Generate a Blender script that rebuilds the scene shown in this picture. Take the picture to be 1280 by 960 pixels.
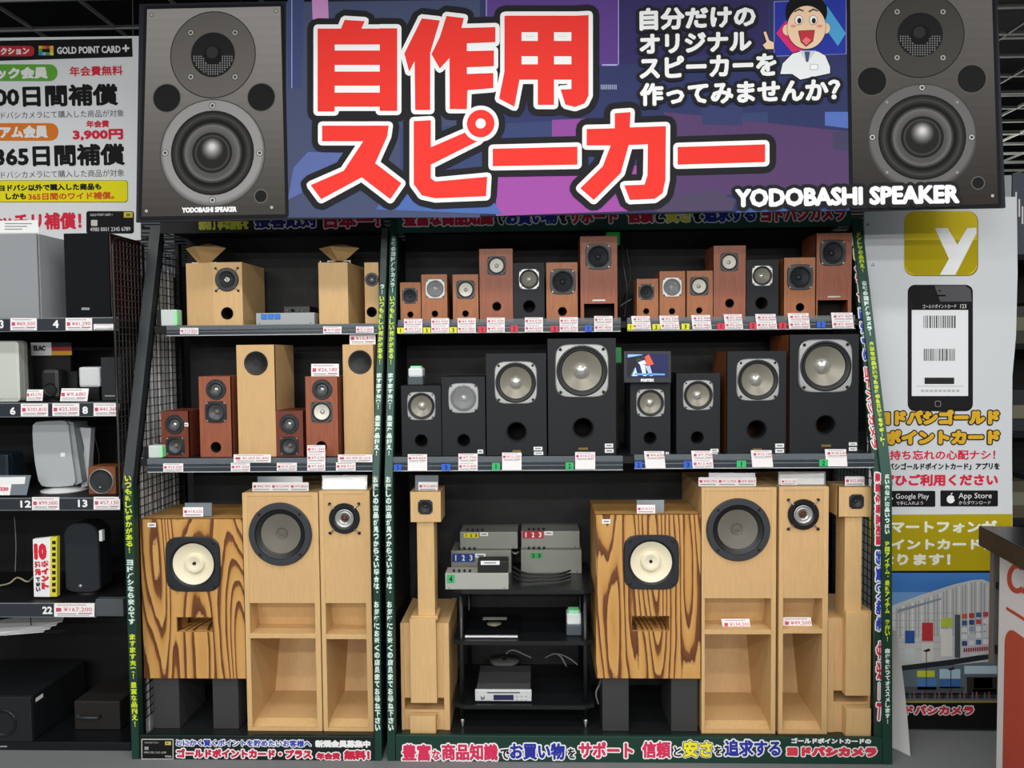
import bpy, math, random
import numpy as np
from math import sin, cos, pi, radians
from mathutils import Vector, Matrix, Euler
from mathutils.geometry import tessellate_polygon, delaunay_2d_cdt
random.seed(4)
SC = bpy.context.scene
COL = SC.collection
for _o in list(bpy.data.objects):
    bpy.data.objects.remove(_o)

# ------------------------------------------------------------------ camera
F = 960.0
CAM = Vector((0.0, -2.9, 1.582))
YAW, PITCH, ROLL = radians(1.8), radians(2.4), radians(-0.55)
RM = Matrix.Rotation(YAW, 3, 'Z') @ Matrix.Rotation(pi/2 - PITCH, 3, 'X') @ Matrix.Rotation(ROLL, 3, 'Z')
cd = bpy.data.cameras.new('camera')
cam = bpy.data.objects.new('camera', cd)
COL.objects.link(cam)
cd.sensor_fit = 'HORIZONTAL'
cd.sensor_width = 36.0
cd.lens = 36.0*F/1280
cd.clip_start = 0.05
cam.matrix_world = Matrix.Translation(CAM) @ RM.to_4x4()
SC.camera = cam

# ------------------------------------------------------------------ light
W = bpy.data.worlds.new('store')
SC.world = W
W.use_nodes = True
W.node_tree.nodes['Background'].inputs[0].default_value = (0.80, 0.92, 1.0, 1)
W.node_tree.nodes['Background'].inputs[1].default_value = 0.16


def lamp(name, loc, rot, sx, sy, power, col=(1.0, 0.975, 0.93)):
    d = bpy.data.lights.new(name, 'AREA')
    d.shape = 'RECTANGLE'
    d.size, d.size_y, d.energy, d.color = sx, sy, power, col
    o = bpy.data.objects.new(name, d)
    COL.objects.link(o)
    o.location = loc
    o.rotation_euler = rot
    return o


for _x in (-2.6, -0.2, 2.2):
    lamp('ceiling_or_fill_lamp', (_x, -1.15, 3.12), (0, 0, 0), 1.5, 0.16, 34)
    lamp('ceiling_or_fill_lamp', (_x, -2.7, 3.12), (0, 0, 0), 1.5, 0.16, 50)
    lamp('ceiling_or_fill_lamp', (_x, -4.6, 3.12), (radians(12), 0, 0), 1.5, 0.16, 85)
    lamp('ceiling_or_fill_lamp', (_x, -7.0, 3.12), (radians(12), 0, 0), 1.5, 0.16, 120)
    lamp('ceiling_or_fill_lamp', (_x*1.4, -10.5, 3.12), (radians(25), 0, 0), 2.0, 0.16, 210)
lamp('ceiling_or_fill_lamp', (3.6, 3.4, 3.0), (0, 0, 0), 1.2, 0.3, 60)
lamp('ceiling_or_fill_lamp', (3.4, 3.6, 2.45), (pi, 0, 0), 1.4, 0.3, 45)  # added uplight without a fixture, brightens the ceiling lattice
SC.view_settings.view_transform = 'Standard'
SC.view_settings.look = 'None'
SC.view_settings.gamma = 1.0
SC.view_settings.use_curve_mapping = False
SC.view_settings.exposure = -0.78
SC.cycles.use_denoising = True
SC.cycles.max_bounces = 6


# ------------------------------------------------------------------ helpers
def ray(px, py):
    return RM @ Vector(((px - 640.0)/F, (480.0 - py)/F, -1.0))


def P(px, py, Y):
    d = ray(px, py)
    return CAM + d*((Y - CAM.y)/d.y)


def lin(h):
    h = h.lstrip('#')
    r = []
    for i in (0, 2, 4):
        c = int(h[i:i+2], 16)/255
        r.append(c/12.92 if c <= 0.04045 else ((c + 0.055)/1.055)**2.4)
    return (r[0], r[1], r[2], 1)


MATS = {}


def mat(h, rough=0.6, metal=0.0, spec=0.35, noise=0.0, nscale=40.0, stretch=None, emit=0.0, trans=0.0, alpha=1.0, bump=0.0):
    k = (h, rough, metal, spec, noise, nscale, stretch, emit, trans, alpha, bump)
    if k in MATS:
        return MATS[k]
    m = bpy.data.materials.new('m_' + h)
    m.use_nodes = True
    N, L = m.node_tree.nodes, m.node_tree.links
    b = N['Principled BSDF']
    c = lin(h)
    b.inputs['Base Color'].default_value = c
    b.inputs['Roughness'].default_value = rough
    b.inputs['Metallic'].default_value = metal
    b.inputs['Specular IOR Level'].default_value = spec
    b.inputs['Transmission Weight'].default_value = trans
    b.inputs['Alpha'].default_value = alpha
    if emit:
        b.inputs['Emission Color'].default_value = c
        b.inputs['Emission Strength'].default_value = emit
    if noise or bump:
        t = N.new('ShaderNodeTexCoord')
        mp = N.new('ShaderNodeMapping')
        mp.inputs['Scale'].default_value = stretch or (1, 1, 1)
        n = N.new('ShaderNodeTexNoise')
        n.inputs['Scale'].default_value = nscale
        n.inputs['Detail'].default_value = 4
        L.new(t.outputs['Object'], mp.inputs['Vector'])
        L.new(mp.outputs['Vector'], n.inputs['Vector'])
        if noise:
            r = N.new('ShaderNodeValToRGB')
            r.color_ramp.elements[0].position = 0.3
            r.color_ramp.elements[1].position = 0.7
            r.color_ramp.elements[0].color = tuple(min(1, x*(1 - noise)) for x in c[:3]) + (1,)
            r.color_ramp.elements[1].color = tuple(min(1, x*(1 + noise)) for x in c[:3]) + (1,)
            L.new(n.outputs['Fac'], r.inputs['Fac'])
            L.new(r.outputs['Color'], b.inputs['Base Color'])
        if bump:
            bp = N.new('ShaderNodeBump')
            bp.inputs['Strength'].default_value = bump
            bp.inputs['Distance'].default_value = 0.002
            L.new(n.outputs['Fac'], bp.inputs['Height'])
            L.new(bp.outputs['Normal'], b.inputs['Normal'])
    MATS[k] = m
    return m


def lauan(seed):
    """bold cathedral grain: contour bands of a smooth stretched noise"""
    m = bpy.data.materials.new('m_lauan_plywood')
    m.use_nodes = True
    N, L = m.node_tree.nodes, m.node_tree.links
    b = N['Principled BSDF']
    b.inputs['Roughness'].default_value = 0.45
    b.inputs['Specular IOR Level'].default_value = 0.35
    t = N.new('ShaderNodeTexCoord')
    mp = N.new('ShaderNodeMapping')
    mp.inputs['Location'].default_value = (seed, seed*0.7, seed*1.3)
    mp.inputs['Scale'].default_value = (6.6, 1.2, .80)
    L.new(t.outputs['Object'], mp.inputs['Vector'])
    n1 = N.new('ShaderNodeTexNoise')
    n1.inputs['Scale'].default_value = 1.0
    n1.inputs['Detail'].default_value = 1.0
    n1.inputs['Roughness'].default_value = 0.35
    L.new(mp.outputs['Vector'], n1.inputs['Vector'])
    mp2 = N.new('ShaderNodeMapping')
    mp2.inputs['Scale'].default_value = (60, 60, 7)
    L.new(t.outputs['Object'], mp2.inputs['Vector'])
    n2 = N.new('ShaderNodeTexNoise')
    n2.inputs['Scale'].default_value = 1.0
    n2.inputs['Detail'].default_value = 3
    L.new(mp2.outputs['Vector'], n2.inputs['Vector'])
    mm = N.new('ShaderNodeMath')
    mm.operation = 'MULTIPLY_ADD'
    mm.inputs[1].default_value = 0.022
    L.new(n2.outputs['Fac'], mm.inputs[0])
    L.new(n1.outputs['Fac'], mm.inputs[2])
    mu = N.new('ShaderNodeMath')
    mu.operation = 'MULTIPLY'
    mu.inputs[1].default_value = 19.0
    L.new(mm.outputs[0], mu.inputs[0])
    fr = N.new('ShaderNodeMath')
    fr.operation = 'FRACT'
    L.new(mu.outputs[0], fr.inputs[0])
    r = N.new('ShaderNodeValToRGB')
    e = r.color_ramp.elements
    e[0].position, e[0].color = 0.0, lin('c79b5c')
    e[1].position, e[1].color = 1.0, lin('6b3f22')
    for p, c in ((0.45, 'c09050'), (0.62, 'b07f45'), (0.69, '744627'), (0.94, '5f3620'), (0.985, 'c79b5c')):
        x = e.new(p)
        x.color = lin(c)
    L.new(fr.outputs[0], r.inputs['Fac'])
    L.new(r.outputs['Color'], b.inputs['Base Color'])
    return m


class M:
    """collects faces with material slots, builds ONE mesh object"""

    def __init__(s):
        s.v, s.f, s.mi, s.ms, s.sm = [], [], [], [], []

    def slot(s, m):
        if m not in s.ms:
            s.ms.append(m)
        return s.ms.index(m)

    def add(s, vs, fs, m, smooth=False):
        o = len(s.v)
        s.v.extend(vs)
        k = s.slot(m)
        for f in fs:
            s.f.append([i + o for i in f])
        s.mi.extend([k]*len(fs))
        s.sm.extend([smooth]*len(fs))

    def box(s, x0, x1, y0, y1, z0, z1, m, c=0.0):
        if c <= 0:
            vs = [(x, y, z) for x in (x0, x1) for y in (y0, y1) for z in (z0, z1)]
            s.add(vs, [(0, 1, 3, 2), (4, 6, 7, 5), (0, 4, 5, 1), (2, 3, 7, 6), (0, 2, 6, 4), (1, 5, 7, 3)], m)
        else:
            import bmesh
            bm = bmesh.new()
            bmesh.ops.create_cube(bm, size=1)
            for v in bm.verts:
                v.co = Vector(((x0+x1)/2 + v.co.x*(x1-x0), (y0+y1)/2 + v.co.y*(y1-y0), (z0+z1)/2 + v.co.z*(z1-z0)))
            bmesh.ops.bevel(bm, geom=bm.edges[:], offset=c, segments=2, affect='EDGES', profile=0.5)
            bm.verts.index_update()
            s.add([tuple(v.co) for v in bm.verts], [[v.index for v in f.verts] for f in bm.faces], m)
            bm.free()

    def poly(s, pts, y, m):
        """flat polygon in the x-z plane"""
        vs = [(x, y, z) for x, z in pts]
        if len(pts) <= 3:
            s.add(vs, [tuple(range(len(pts)))], m)
            return
        t = tessellate_polygon([[Vector((x, z, 0)) for x, z in pts]])
        s.add(vs, t, m)

    def disc(s, x, z, r, y, m, n=40, rz=None):
        rz = rz or r
        s.add([(x + r*cos(2*pi*i/n), y, z + rz*sin(2*pi*i/n)) for i in range(n)], [tuple(range(n))], m)

    def panel(s, x0, x1, z0, z1, y0, y1, holes, m, inner=None):
        """board facing -Y with through holes: each a list of (x,z)"""
        outer = [(x0, z0), (x1, z0), (x1, z1), (x0, z1)]
        loops = [outer] + holes
        t = tessellate_polygon([[Vector((x, z, 0)) for x, z in l] for l in loops])
        pts = [p for l in loops for p in l]
        s.add([(x, y0, z) for x, z in pts], t, m)
        s.add([(x, y1, z) for x, z in pts], t, inner or m)
        for i, l in enumerate(loops):
            n = len(l)
            vs = [(x, y0, z) for x, z in l] + [(x, y1, z) for x, z in l]
            s.add(vs, [(k, (k+1) % n, n + (k+1) % n, n + k) for k in range(n)], (inner or m) if i else m)

    def lathe(s, x, z, prof, m, y=0.0, n=40, sq=None):
        """revolve (r, y) around the Y axis through (x, z)"""
        vs, fs = [], []
        for r, yy in prof:
            for i in range(n):
                a = 2*pi*i/n
                rr = r*(sq(a) if sq else 1)
                vs.append((x + rr*cos(a), y + yy, z + rr*sin(a)))
        for j in range(len(prof) - 1):
            for i in range(n):
                fs.append((j*n + i, j*n + (i+1) % n, (j+1)*n + (i+1) % n, (j+1)*n + i))
        if prof[-1][0] < 1e-6:
            pass
        s.add(vs, fs, m, True)

    def lathez(s, x, y, prof, m, n=32):
        vs, fs = [], []
        for r, zz in prof:
            for i in range(n):
                a = 2*pi*i/n
                vs.append((x + r*cos(a), y + r*sin(a), zz))
        for j in range(len(prof) - 1):
            for i in range(n):
                fs.append((j*n + i, j*n + (i+1) % n, (j+1)*n + (i+1) % n, (j+1)*n + i))
        s.add(vs, fs, m, True)

    def frame(s, x, z, R, rh, y0, y1, m, sq=None, n=48):
        """flat ring: outer outline R*sq(a), round hole rh"""
        o, h = [], []
        for i in range(n):
            a = 2*pi*i/n
            rr = R*(sq(a) if sq else 1)
            o.append((x + rr*cos(a), z + rr*sin(a)))
            h.append((x + rh*cos(a), z + rh*sin(a)))
        c = R*0.035
        vs = [(p[0] + (x-p[0])*c/R, y0, p[1] + (z-p[1])*c/R) for p in o] + [(p[0], y0+c, p[1]) for p in o] + [(p[0], y1, p[1]) for p in o]
        vs += [(p[0], y0, p[1]) for p in h] + [(p[0], y1, p[1]) for p in h]
        fs = []
        for i in range(n):
            j = (i+1) % n
            fs += [(i, j, n+j, n+i), (n+i, n+j, 2*n+j, 2*n+i), (i, j, 3*n+j, 3*n+i), (3*n+i, 3*n+j, 4*n+j, 4*n+i)]
        s.add(vs, fs, m)

    def prism(s, pts, z0, z1, m, mt=None):
        """vertical prism over an x-y outline"""
        n = len(pts)
        vs = [(x, y, z0) for x, y in pts] + [(x, y, z1) for x, y in pts]
        s.add(vs, [tuple(range(n)), tuple(range(n, 2*n))], mt or m)
        s.add(vs, [(i, (i+1) % n, n + (i+1) % n, n+i) for i in range(n)], m)

    def extr(s, pts, y0, y1, m):
        """x-z outline extruded along Y"""
        n = len(pts)
        t = tessellate_polygon([[Vector((x, z, 0)) for x, z in pts]])
        s.add([(x, y0, z) for x, z in pts], t, m)
        s.add([(x, y1, z) for x, z in pts], t, m)
        vs = [(x, y0, z) for x, z in pts] + [(x, y1, z) for x, z in pts]
        s.add(vs, [(i, (i+1) % n, n + (i+1) % n, n+i) for i in range(n)], m)

    def tube(s, pts, r, m, n=8):
        pts = [Vector(p) for p in pts]
        vs, fs = [], []
        for k, p in enumerate(pts):
            d = (pts[min(k+1, len(pts)-1)] - pts[max(k-1, 0)]).normalized()
            u = d.cross(Vector((0.31, 0.2, 0.93))).normalized()
            w = d.cross(u)
            for i in range(n):
                a = 2*pi*i/n
                vs.append(tuple(p + u*r*cos(a) + w*r*sin(a)))
        for k in range(len(pts)-1):
            for i in range(n):
                fs.append((k*n+i, k*n+(i+1) % n, (k+1)*n+(i+1) % n, (k+1)*n+i))
        fs += [tuple(range(n)), tuple(range((len(pts)-1)*n, len(pts)*n))]
        s.add(vs, fs, m, True)

    def build(s, name, parent=None, label=None):
        me = bpy.data.meshes.new(name)
        me.from_pydata([tuple(v) for v in s.v], [], s.f)
        for m in s.ms:
            me.materials.append(m)
        me.polygons.foreach_set('material_index', s.mi)
        me.polygons.foreach_set('use_smooth', s.sm)
        me.update()
        o = bpy.data.objects.new(name, me)
        COL.objects.link(o)
        if parent is not None:
            o.parent = parent
        if label:
            o['label'] = label
        return o


# ---- lettering
_fc = bpy.data.curves.new('lettering_source', 'FONT')
_fo = bpy.data.objects.new('lettering_source', _fc)
COL.objects.link(_fo)
GL = {}


def glyphs(t, off=0.0):
    k = (t, off)
    if k not in GL:
        _fc.body = t
        _fc.resolution_u = 2
        _fc.offset = off
        dg = bpy.context.evaluated_depsgraph_get()
        dg.update()
        me = bpy.data.meshes.new_from_object(_fo.evaluated_get(dg))
        vs = [(v.co.x, v.co.y) for v in me.vertices]
        fs = [tuple(p.vertices) for p in me.polygons]
        ec = {}
        for f in fs:
            for i in range(len(f)):
                a, b = f[i], f[(i+1) % len(f)]
                e = (min(a, b), max(a, b))
                ec[e] = ec.get(e, 0) + 1
        be = [e for e, c in ec.items() if c == 1]
        bpy.data.meshes.remove(me)
        xs = [v[0] for v in vs] or [0, 1]
        zs = [v[1] for v in vs] or [0, 1]
        GL[k] = (vs, fs, be, min(xs), max(xs), min(zs), max(zs))
    return GL[k]


def dilate(m, polys, edges_of, r, y, mt):
    """the union of flat polygons, each widened by r, as one clean layer (no overlapping faces)"""
    K = 1000.0
    V, Fc = [], []
    for pts, fs, ed in zip(polys[0], polys[1], edges_of):
        o = len(V)
        V += [Vector((x*K, z*K)) for x, z in pts]
        Fc += [[i + o for i in f] for f in fs]
        if r <= 0:
            continue
        n = 4 if r > .006 else 3
        for i, j in ed:
            p, q = V[o+i], V[o+j]
            d = q - p
            if d.length < 1e-5:
                continue
            t = math.atan2(d.y, d.x)
            o2 = len(V)
            for c, t0 in ((q, t - pi/2), (p, t + pi/2)):
                for k in range(n):
                    a = t0 + pi*k/(n-1)
                    V.append(c + Vector((cos(a), sin(a)))*(r*K))
            Fc.append(list(range(o2, o2 + 2*n)))
    E2 = [(f[i-1], f[i]) for f in Fc for i in range(len(f))]
    R = delaunay_2d_cdt(V, E2, [], 0, 1e-5)
    T = np.array([(f[0], f[1], f[2]) for f in R[2]])
    RV = np.array([(v[0], v[1]) for v in R[0]])
    C = RV[T].mean(1)
    keep = np.zeros(len(C), bool)
    A, B = [], []
    for pts, fs, ed in zip(polys[0], polys[1], edges_of):
        a = np.array([pts[i] for i, j in ed])*K
        b = np.array([pts[j] for i, j in ed])*K
        # even-odd test against the outline
        cr = ((a[None, :, 1] > C[:, 1:2]) != (b[None, :, 1] > C[:, 1:2]))
        dy = b[None, :, 1] - a[None, :, 1]
        xx = a[None, :, 0] + (C[:, 1:2] - a[None, :, 1])*(b - a)[None, :, 0]/np.where(dy == 0, 1, dy)
        keep |= ((cr & (C[:, 0:1] < xx)).sum(1) % 2) == 1
        A.append(a)
        B.append(b)
    if r > 0:
        for a, b in zip(A, B):
            d = b - a
            ll = np.maximum((d*d).sum(1), 1e-12)
            t = np.clip(((C[:, None, :] - a[None])*d[None]).sum(2)/ll[None], 0, 1)
            q = a[None] + t[:, :, None]*d[None] - C[:, None, :]
            keep |= (q*q).sum(2).min(1) < (r*K*.99)**2
    m.add([(v[0], y, v[1]) for v in (RV/K).tolist()], T[keep].tolist(), mt)


def loopedges(n):
    return [(i, (i+1) % n) for i in range(n)]


DY = 0.0005


def text(m, th, t, bb, mt, y=-0.001, bold=0.0, outs=(), off=0.0, rot=False, thin=False):
    """fit string t into the photo box bb on the thing's plane; outs: [(px radius, material)] drawn behind"""
    x0, y0, x1, y1 = bb
    if thin and bold and not outs:   # slight weight: offset the glyph outline itself
        off = bold/max(4.0, (y1-y0))*.8
        bold = 0.0
    ym, xm = (y0+y1)/2, (x0+x1)/2
    ax, bx = th.L(x0, ym)[0], th.L(x1, ym)[0]
    az, bz = th.L(xm, y1)[1], th.L(xm, y0)[1]
    px = (bx-ax)/(x1-x0)
    vs, fs, be, gx0, gx1, gz0, gz1 = glyphs(t, off)
    r = bold*px
    ax, bx, az, bz = ax+r, bx-r, az+r, bz-r
    if rot:   # quarter turn clockwise
        pts = [(ax + (v[1]-gz0)/max(gz1-gz0, .001)*(bx-ax), bz - (v[0]-gx0)/max(gx1-gx0, .001)*(bz-az)) for v in vs]
    else:
        hz = max(gz1-gz0, 0.08)
        pts = [(ax + (v[0]-gx0)/max(gx1-gx0, .001)*(bx-ax), az + (v[1]-gz0)/hz*(bz-az)) for v in vs]
    n = len(outs)
    for i, (ro, mo) in enumerate(outs):
        dilate(m, ([pts], [fs]), [be], r + ro*px, y - DY*i, mo)
    yy = y - DY*n
    if r:
        dilate(m, ([pts], [fs]), [be], r, yy, mt)
    else:
        m.add([(x, yy, z) for x, z in pts], fs, mt)


def ppoly(m, th, pts, mt, y=-0.001, sc=1.0, ox=0, oy=0, outs=()):
    q = [th.L(ox + a*sc, oy + b*sc) for a, b in pts]
    px = abs(th.L(ox+1, oy)[0] - th.L(ox, oy)[0])
    for i, (ro, mo) in enumerate(outs):
        dilate(m, ([q], [[tuple(range(len(q)))][0:1]]), [loopedges(len(q))], ro*px, y - DY*i, mo)
    if mt:
        m.poly(q, y - DY*len(outs), mt)


def punion(m, th, polys, r, y, mt):
    """polys in photo pixels on the plane of th, widened by r pixels and merged"""
    qs = [[th.L(a, b) for a, b in p] for p in polys]
    px = abs(th.L(polys[0][0][0]+1, polys[0][0][1])[0] - th.L(*polys[0][0])[0])
    dilate(m, (qs, [[tuple(range(len(q)))] for q in qs]), [loopedges(len(q)) for q in qs], r*px, y, mt)


def prect(m, th, x0, y0, x1, y1, mt, y=-0.001, rad=0.0):
    if rad <= 0:
        ppoly(m, th, [(x0, y0), (x1, y0), (x1, y1), (x0, y1)], mt, y)
        return
    pts = []
    for cx, cy, a0 in ((x1-rad, y0+rad, -90), (x1-rad, y1-rad, 0), (x0+rad, y1-rad, 90), (x0+rad, y0+rad, 180)):
        for k in range(7):
            a = radians(a0 + 15*k)
            pts.append((cx + rad*cos(a), cy + rad*sin(a)))
    ppoly(m, th, pts, mt, y)


def pdisc(m, th, cx, cy, r, mt, y=-0.001, ry=None):
    x, z = th.L(cx, cy)
    px = abs(th.L(cx+1, cy)[0] - x)
    m.disc(x, z, r*px, y, mt, 40, (ry or r)*px)


class Th:
    """a top-level thing: an Empty at its base; L() takes a photo pixel to the thing's own x-z plane"""

    def __init__(s, name, label, cat, px, py, Y, rot=(0, 0, 0), group=None, z=None, kind=None, x=None):
        p = P(px, py, Y)
        if z is not None:
            p.z = z
        if x is not None:
            p.x = x
        s.m = Matrix.Translation(p) @ Euler(rot).to_matrix().to_4x4()
        s.o = bpy.data.objects.new(name, None)
        s.o.empty_display_size = 0.05
        COL.objects.link(s.o)
        s.o.matrix_world = s.m
        if label:
            s.o['label'] = label
        if cat:
            s.o['category'] = cat
        if group:
            s.o['group'] = group
        if kind:
            s.o['kind'] = kind
        s.inv = s.m.inverted()

    def L(s, px, py, y=0.0):
        o = s.inv @ CAM
        d = s.inv.to_3x3() @ ray(px, py)
        q = o + d*((y - o.y)/d.y)
        return (q.x, q.z)

    def s_(s, px, py):
        return abs(s.L(px+1, py)[0] - s.L(px, py)[0])

    def W(s, p):
        return s.inv @ Vector(p)


class Flat:
    """a plane inside a thing: L() maps pixels to it; its parts get the plane's matrix"""

    def __init__(s, parent, p, rot):
        s.m = Matrix.Translation(p) @ Euler(rot).to_matrix().to_4x4()
        s.inv = s.m.inverted()
        s.parent = parent

    L = Th.L

    def place(s, ob):
        ob.parent = s.parent.o
        ob.matrix_parent_inverse = Matrix.Identity(4)
        ob.matrix_basis = s.parent.inv @ s.m
        return ob


def solo(m, name, label, cat, loc, group=None, rot=(0, 0, 0)):
    o = m.build(name)
    o.location = loc
    o.rotation_euler = rot
    o['label'] = label
    o['category'] = cat
    if group:
        o['group'] = group
    return o


def structure(m, name):
    o = m.build(name)
    o['kind'] = 'structure'
    return o


def circ(x, z, r, n=32):
    return [(x + r*cos(2*pi*i/n), z + r*sin(2*pi*i/n)) for i in range(n)]


def rect(x0, x1, z0, z1):
    return [(x0, z0), (x1, z0), (x1, z1), (x0, z1)]


# ------------------------------------------------------------------ materials
BLK = mat('0c0d0f', 0.6)
BLKG = mat('101216', 0.3, spec=0.5)
BACK = mat('29292a', 0.75, noise=0.15, nscale=20)
STEEL = mat('2d3438', 0.45, spec=0.4)
GREEN = mat('1f4a40', 0.45, spec=0.4)
GREEN2 = mat('17392f', 0.5)
BIRCH = mat('cca877', 0.5, noise=0.05, nscale=14, stretch=(6, 6, 0.8))
BIRCH2 = mat('cfac79', 0.5, noise=0.06, nscale=14, stretch=(6, 6, 0.8))
WALN = mat('93543c', 0.42, noise=0.16, nscale=22, stretch=(5, 5, 0.45))
WALN2 = mat('6e3526', 0.42, noise=0.16, nscale=22, stretch=(5, 5, 0.45))
TEAK = mat('a0643d', 0.42, noise=0.16, nscale=26, stretch=(5, 5, 0.45))
VINYL = mat('1e2126', 0.55, spec=0.25, noise=0.06, nscale=60)
DRKW = mat('6d3f22', 0.45, noise=0.15, nscale=22, stretch=(4, 4, 0.5))
INSIDE = mat('15120f', 0.9)
RUB = mat('131417', 0.45, spec=0.45)
CONEB = mat('26292d', 0.55)
CONEG = mat('8e8b80', 0.4, metal=.25, spec=0.5)
CONEW = mat('dcd9cf', 0.6)
CREAM = mat('e6dfc6', 0.6)
SILV = mat('aeb0b0', 0.34, metal=0.55, spec=0.5)
SILC = mat('b9bab6', 0.25, metal=0.6)
CHAR = mat('6a675f', 0.55)
FRB = mat('202329', 0.4, spec=0.5)
FRG = mat('4a4d50', 0.45, noise=0.35, nscale=160)
WHITE = mat('e9ecee', 0.55)
PAPER = mat('e4e6e9', 0.7)
MAG = mat('c02a52', 0.6)
TXT = mat('1d1d20', 0.6)
GRY = mat('85868a', 0.6)
YEL = mat('e3dc2a', 0.5)
RED = mat('d9304a', 0.5)
BLU = mat('2d5fd0', 0.5)
GRN = mat('2fae62', 0.5)
CLEAR = mat('f2f6f8', 0.08, spec=0.5, alpha=0.22)
SMOKE = mat('8d98a2', 0.12, spec=0.5, alpha=0.55)
LIPM = mat('343b42', 0.22, spec=0.5, noise=0.1, nscale=9)
LIPD = mat('4b535b', 0.3, spec=0.5)


def sqo(a, n=4.2):
    """rounded-square outline with bulged sides"""
    return 1.0/((abs(cos(a))**n + abs(sin(a))**n)**(1/n))


def sqc(a):
    """square with flattened corners"""
    return min(1/max(abs(cos(a)), abs(sin(a))), 1.22)


def sqcut(a):
    """driver chassis: sides bulge outward, corners cut"""
    q = 0.965/max(abs(cos(a)), abs(sin(a)))
    d = 1.215 - 0.0*a
    b = sqo(a, 5.0)
    return min(b, q + 0.05, d)


# ------------------------------------------------------------------ setting
FLOORM = mat('737779', 0.7, noise=0.22, nscale=260, bump=0.3)
m = M()
m.box(-7, 9, -7, 12, -0.06, 0.0, FLOORM)
structure(m, 'floor')
m = M()
m.box(-7, 9, -7, 12, 4.2, 4.26, mat('0e0f10', 0.9))
structure(m, 'ceiling')
m = M()
m.box(-7, 9, 11.9, 12, 0, 4.2, mat('2a2c2e', 0.9))
structure(m, 'wall_back')
GRID = mat('a9aaa4', 0.5)
m = M()
for i in range(34):   # open lattice under the services
    y = 0.75 + i*0.33
    m.box(-7, 9, y, y + 0.012, 3.27, 3.29, GRID)
structure(m, 'trim_1')
m = M()
for i in range(37):
    x = -6.9 + i*0.43
    m.box(x, x + 0.012, 0.7, 11.9, 3.272, 3.288, GRID)
structure(m, 'trim_2')
m = M()
for i in range(9):
    y = 2.2 + i*1.15
    m.box(-7, 9, y, y + 0.03, 3.56, 3.60, mat('6a6b66', 0.6))
structure(m, 'trim_3')

# ------------------------------------------------------------------ display bays
SH1, SH2, DECK = P(640, 403, .21).z, P(640, 569.5, .08).z, P(640, 915.5, .06).z
KICK = P(640, 920.5, 0).z
ZK = 1.07
LEAN = -math.atan2(0.27, 0.98)
XL0, XL1 = P(170, 760, 0).x, P(468, 760, 0).x
XR0, XR1 = P(486, 760, 0).x, P(1101, 760, 0).x
TOPZ = 2.07


def vtext(m, fl, t, xa, ya, xb, yb, w, mt, bold=0.55, outs=(), rot=False):
    """characters stacked down the line (xa,ya)-(xb,yb), each w px wide"""
    n = len(t)
    for i, c in enumerate(t):
        f = (i + 0.5)/n
        cx, cy = xa + (xb-xa)*f, ya + (yb-ya)*f
        h = (yb-ya)/n
        if c in ' 　':
            continue
        if c in '!！':
            text(m, fl, '!', (cx - .09*w, cy - .42*h, cx + .09*w, cy + .42*h), mt, bold=bold*.5, outs=outs, thin=True)
        elif c == 'ー':
            text(m, fl, 'l', (cx - .08*w, cy - .42*h, cx + .08*w, cy + .42*h), mt, bold=bold*.5, outs=outs, thin=True)
        elif c in '、・':
            text(m, fl, '・', (cx + .0*w, cy - .3*h, cx + .25*w, cy - .05*h), mt, bold=0.2, outs=outs, thin=True)
        else:
            text(m, fl, c, (cx - w/2, cy - .44*h, cx + w/2, cy + .44*h), mt, bold=bold, outs=outs, thin=True, rot=rot)


TW = mat('cfe4dc', 0.5)
TY = mat('c8dc2e', 0.5)


def post(bay, up, lo, upm, lom, utexts, ltexts, back=0.035):
    """up: px x0,x1 at the top y and at the kink (y 600); lo: kink to the foot"""
    (ya, a0, a1), (yb, b0, b1) = up
    fu = Flat(bay, (0, 0, ZK), (LEAN, 0, 0))
    fl = Flat(bay, (0, 0, 0), (0, 0, 0))
    m = M()
    q = [fu.L(a0, ya), fu.L(a1, ya), fu.L(b1, yb), fu.L(b0, yb)]
    q[2] = (q[2][0], 0.0)
    q[3] = (q[3][0], 0.0)
    m.extr(q, 0, back, upm)
    for (t, xa, y0, xb, y1, w, mt, bo) in utexts:
        vtext(m, fu, t, xa, y0, xb, y1, w, mt, bo)
    fu.place(m.build('sign_strip', None))
    m = M()
    (yc, c0, c1), (yd, d0, d1) = lo
    q = [fl.L(c0, yc), fl.L(c1, yc), fl.L(d1, yd), fl.L(d0, yd)]
    q[0] = (q[0][0], ZK)
    q[1] = (q[1][0], ZK)
    q[2] = (q[2][0], 0.0)
    q[3] = (q[3][0], 0.0)
    m.extr(q, 0, back, lom)
    for (t, xa, y0, xb, y1, w, mt, bo) in ltexts:
        vtext(m, fl, t, xa, y0, xb, y1, w, mt, bo)
    fl.place(m.build('sign_strip', None))
    return fu, fl


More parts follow.
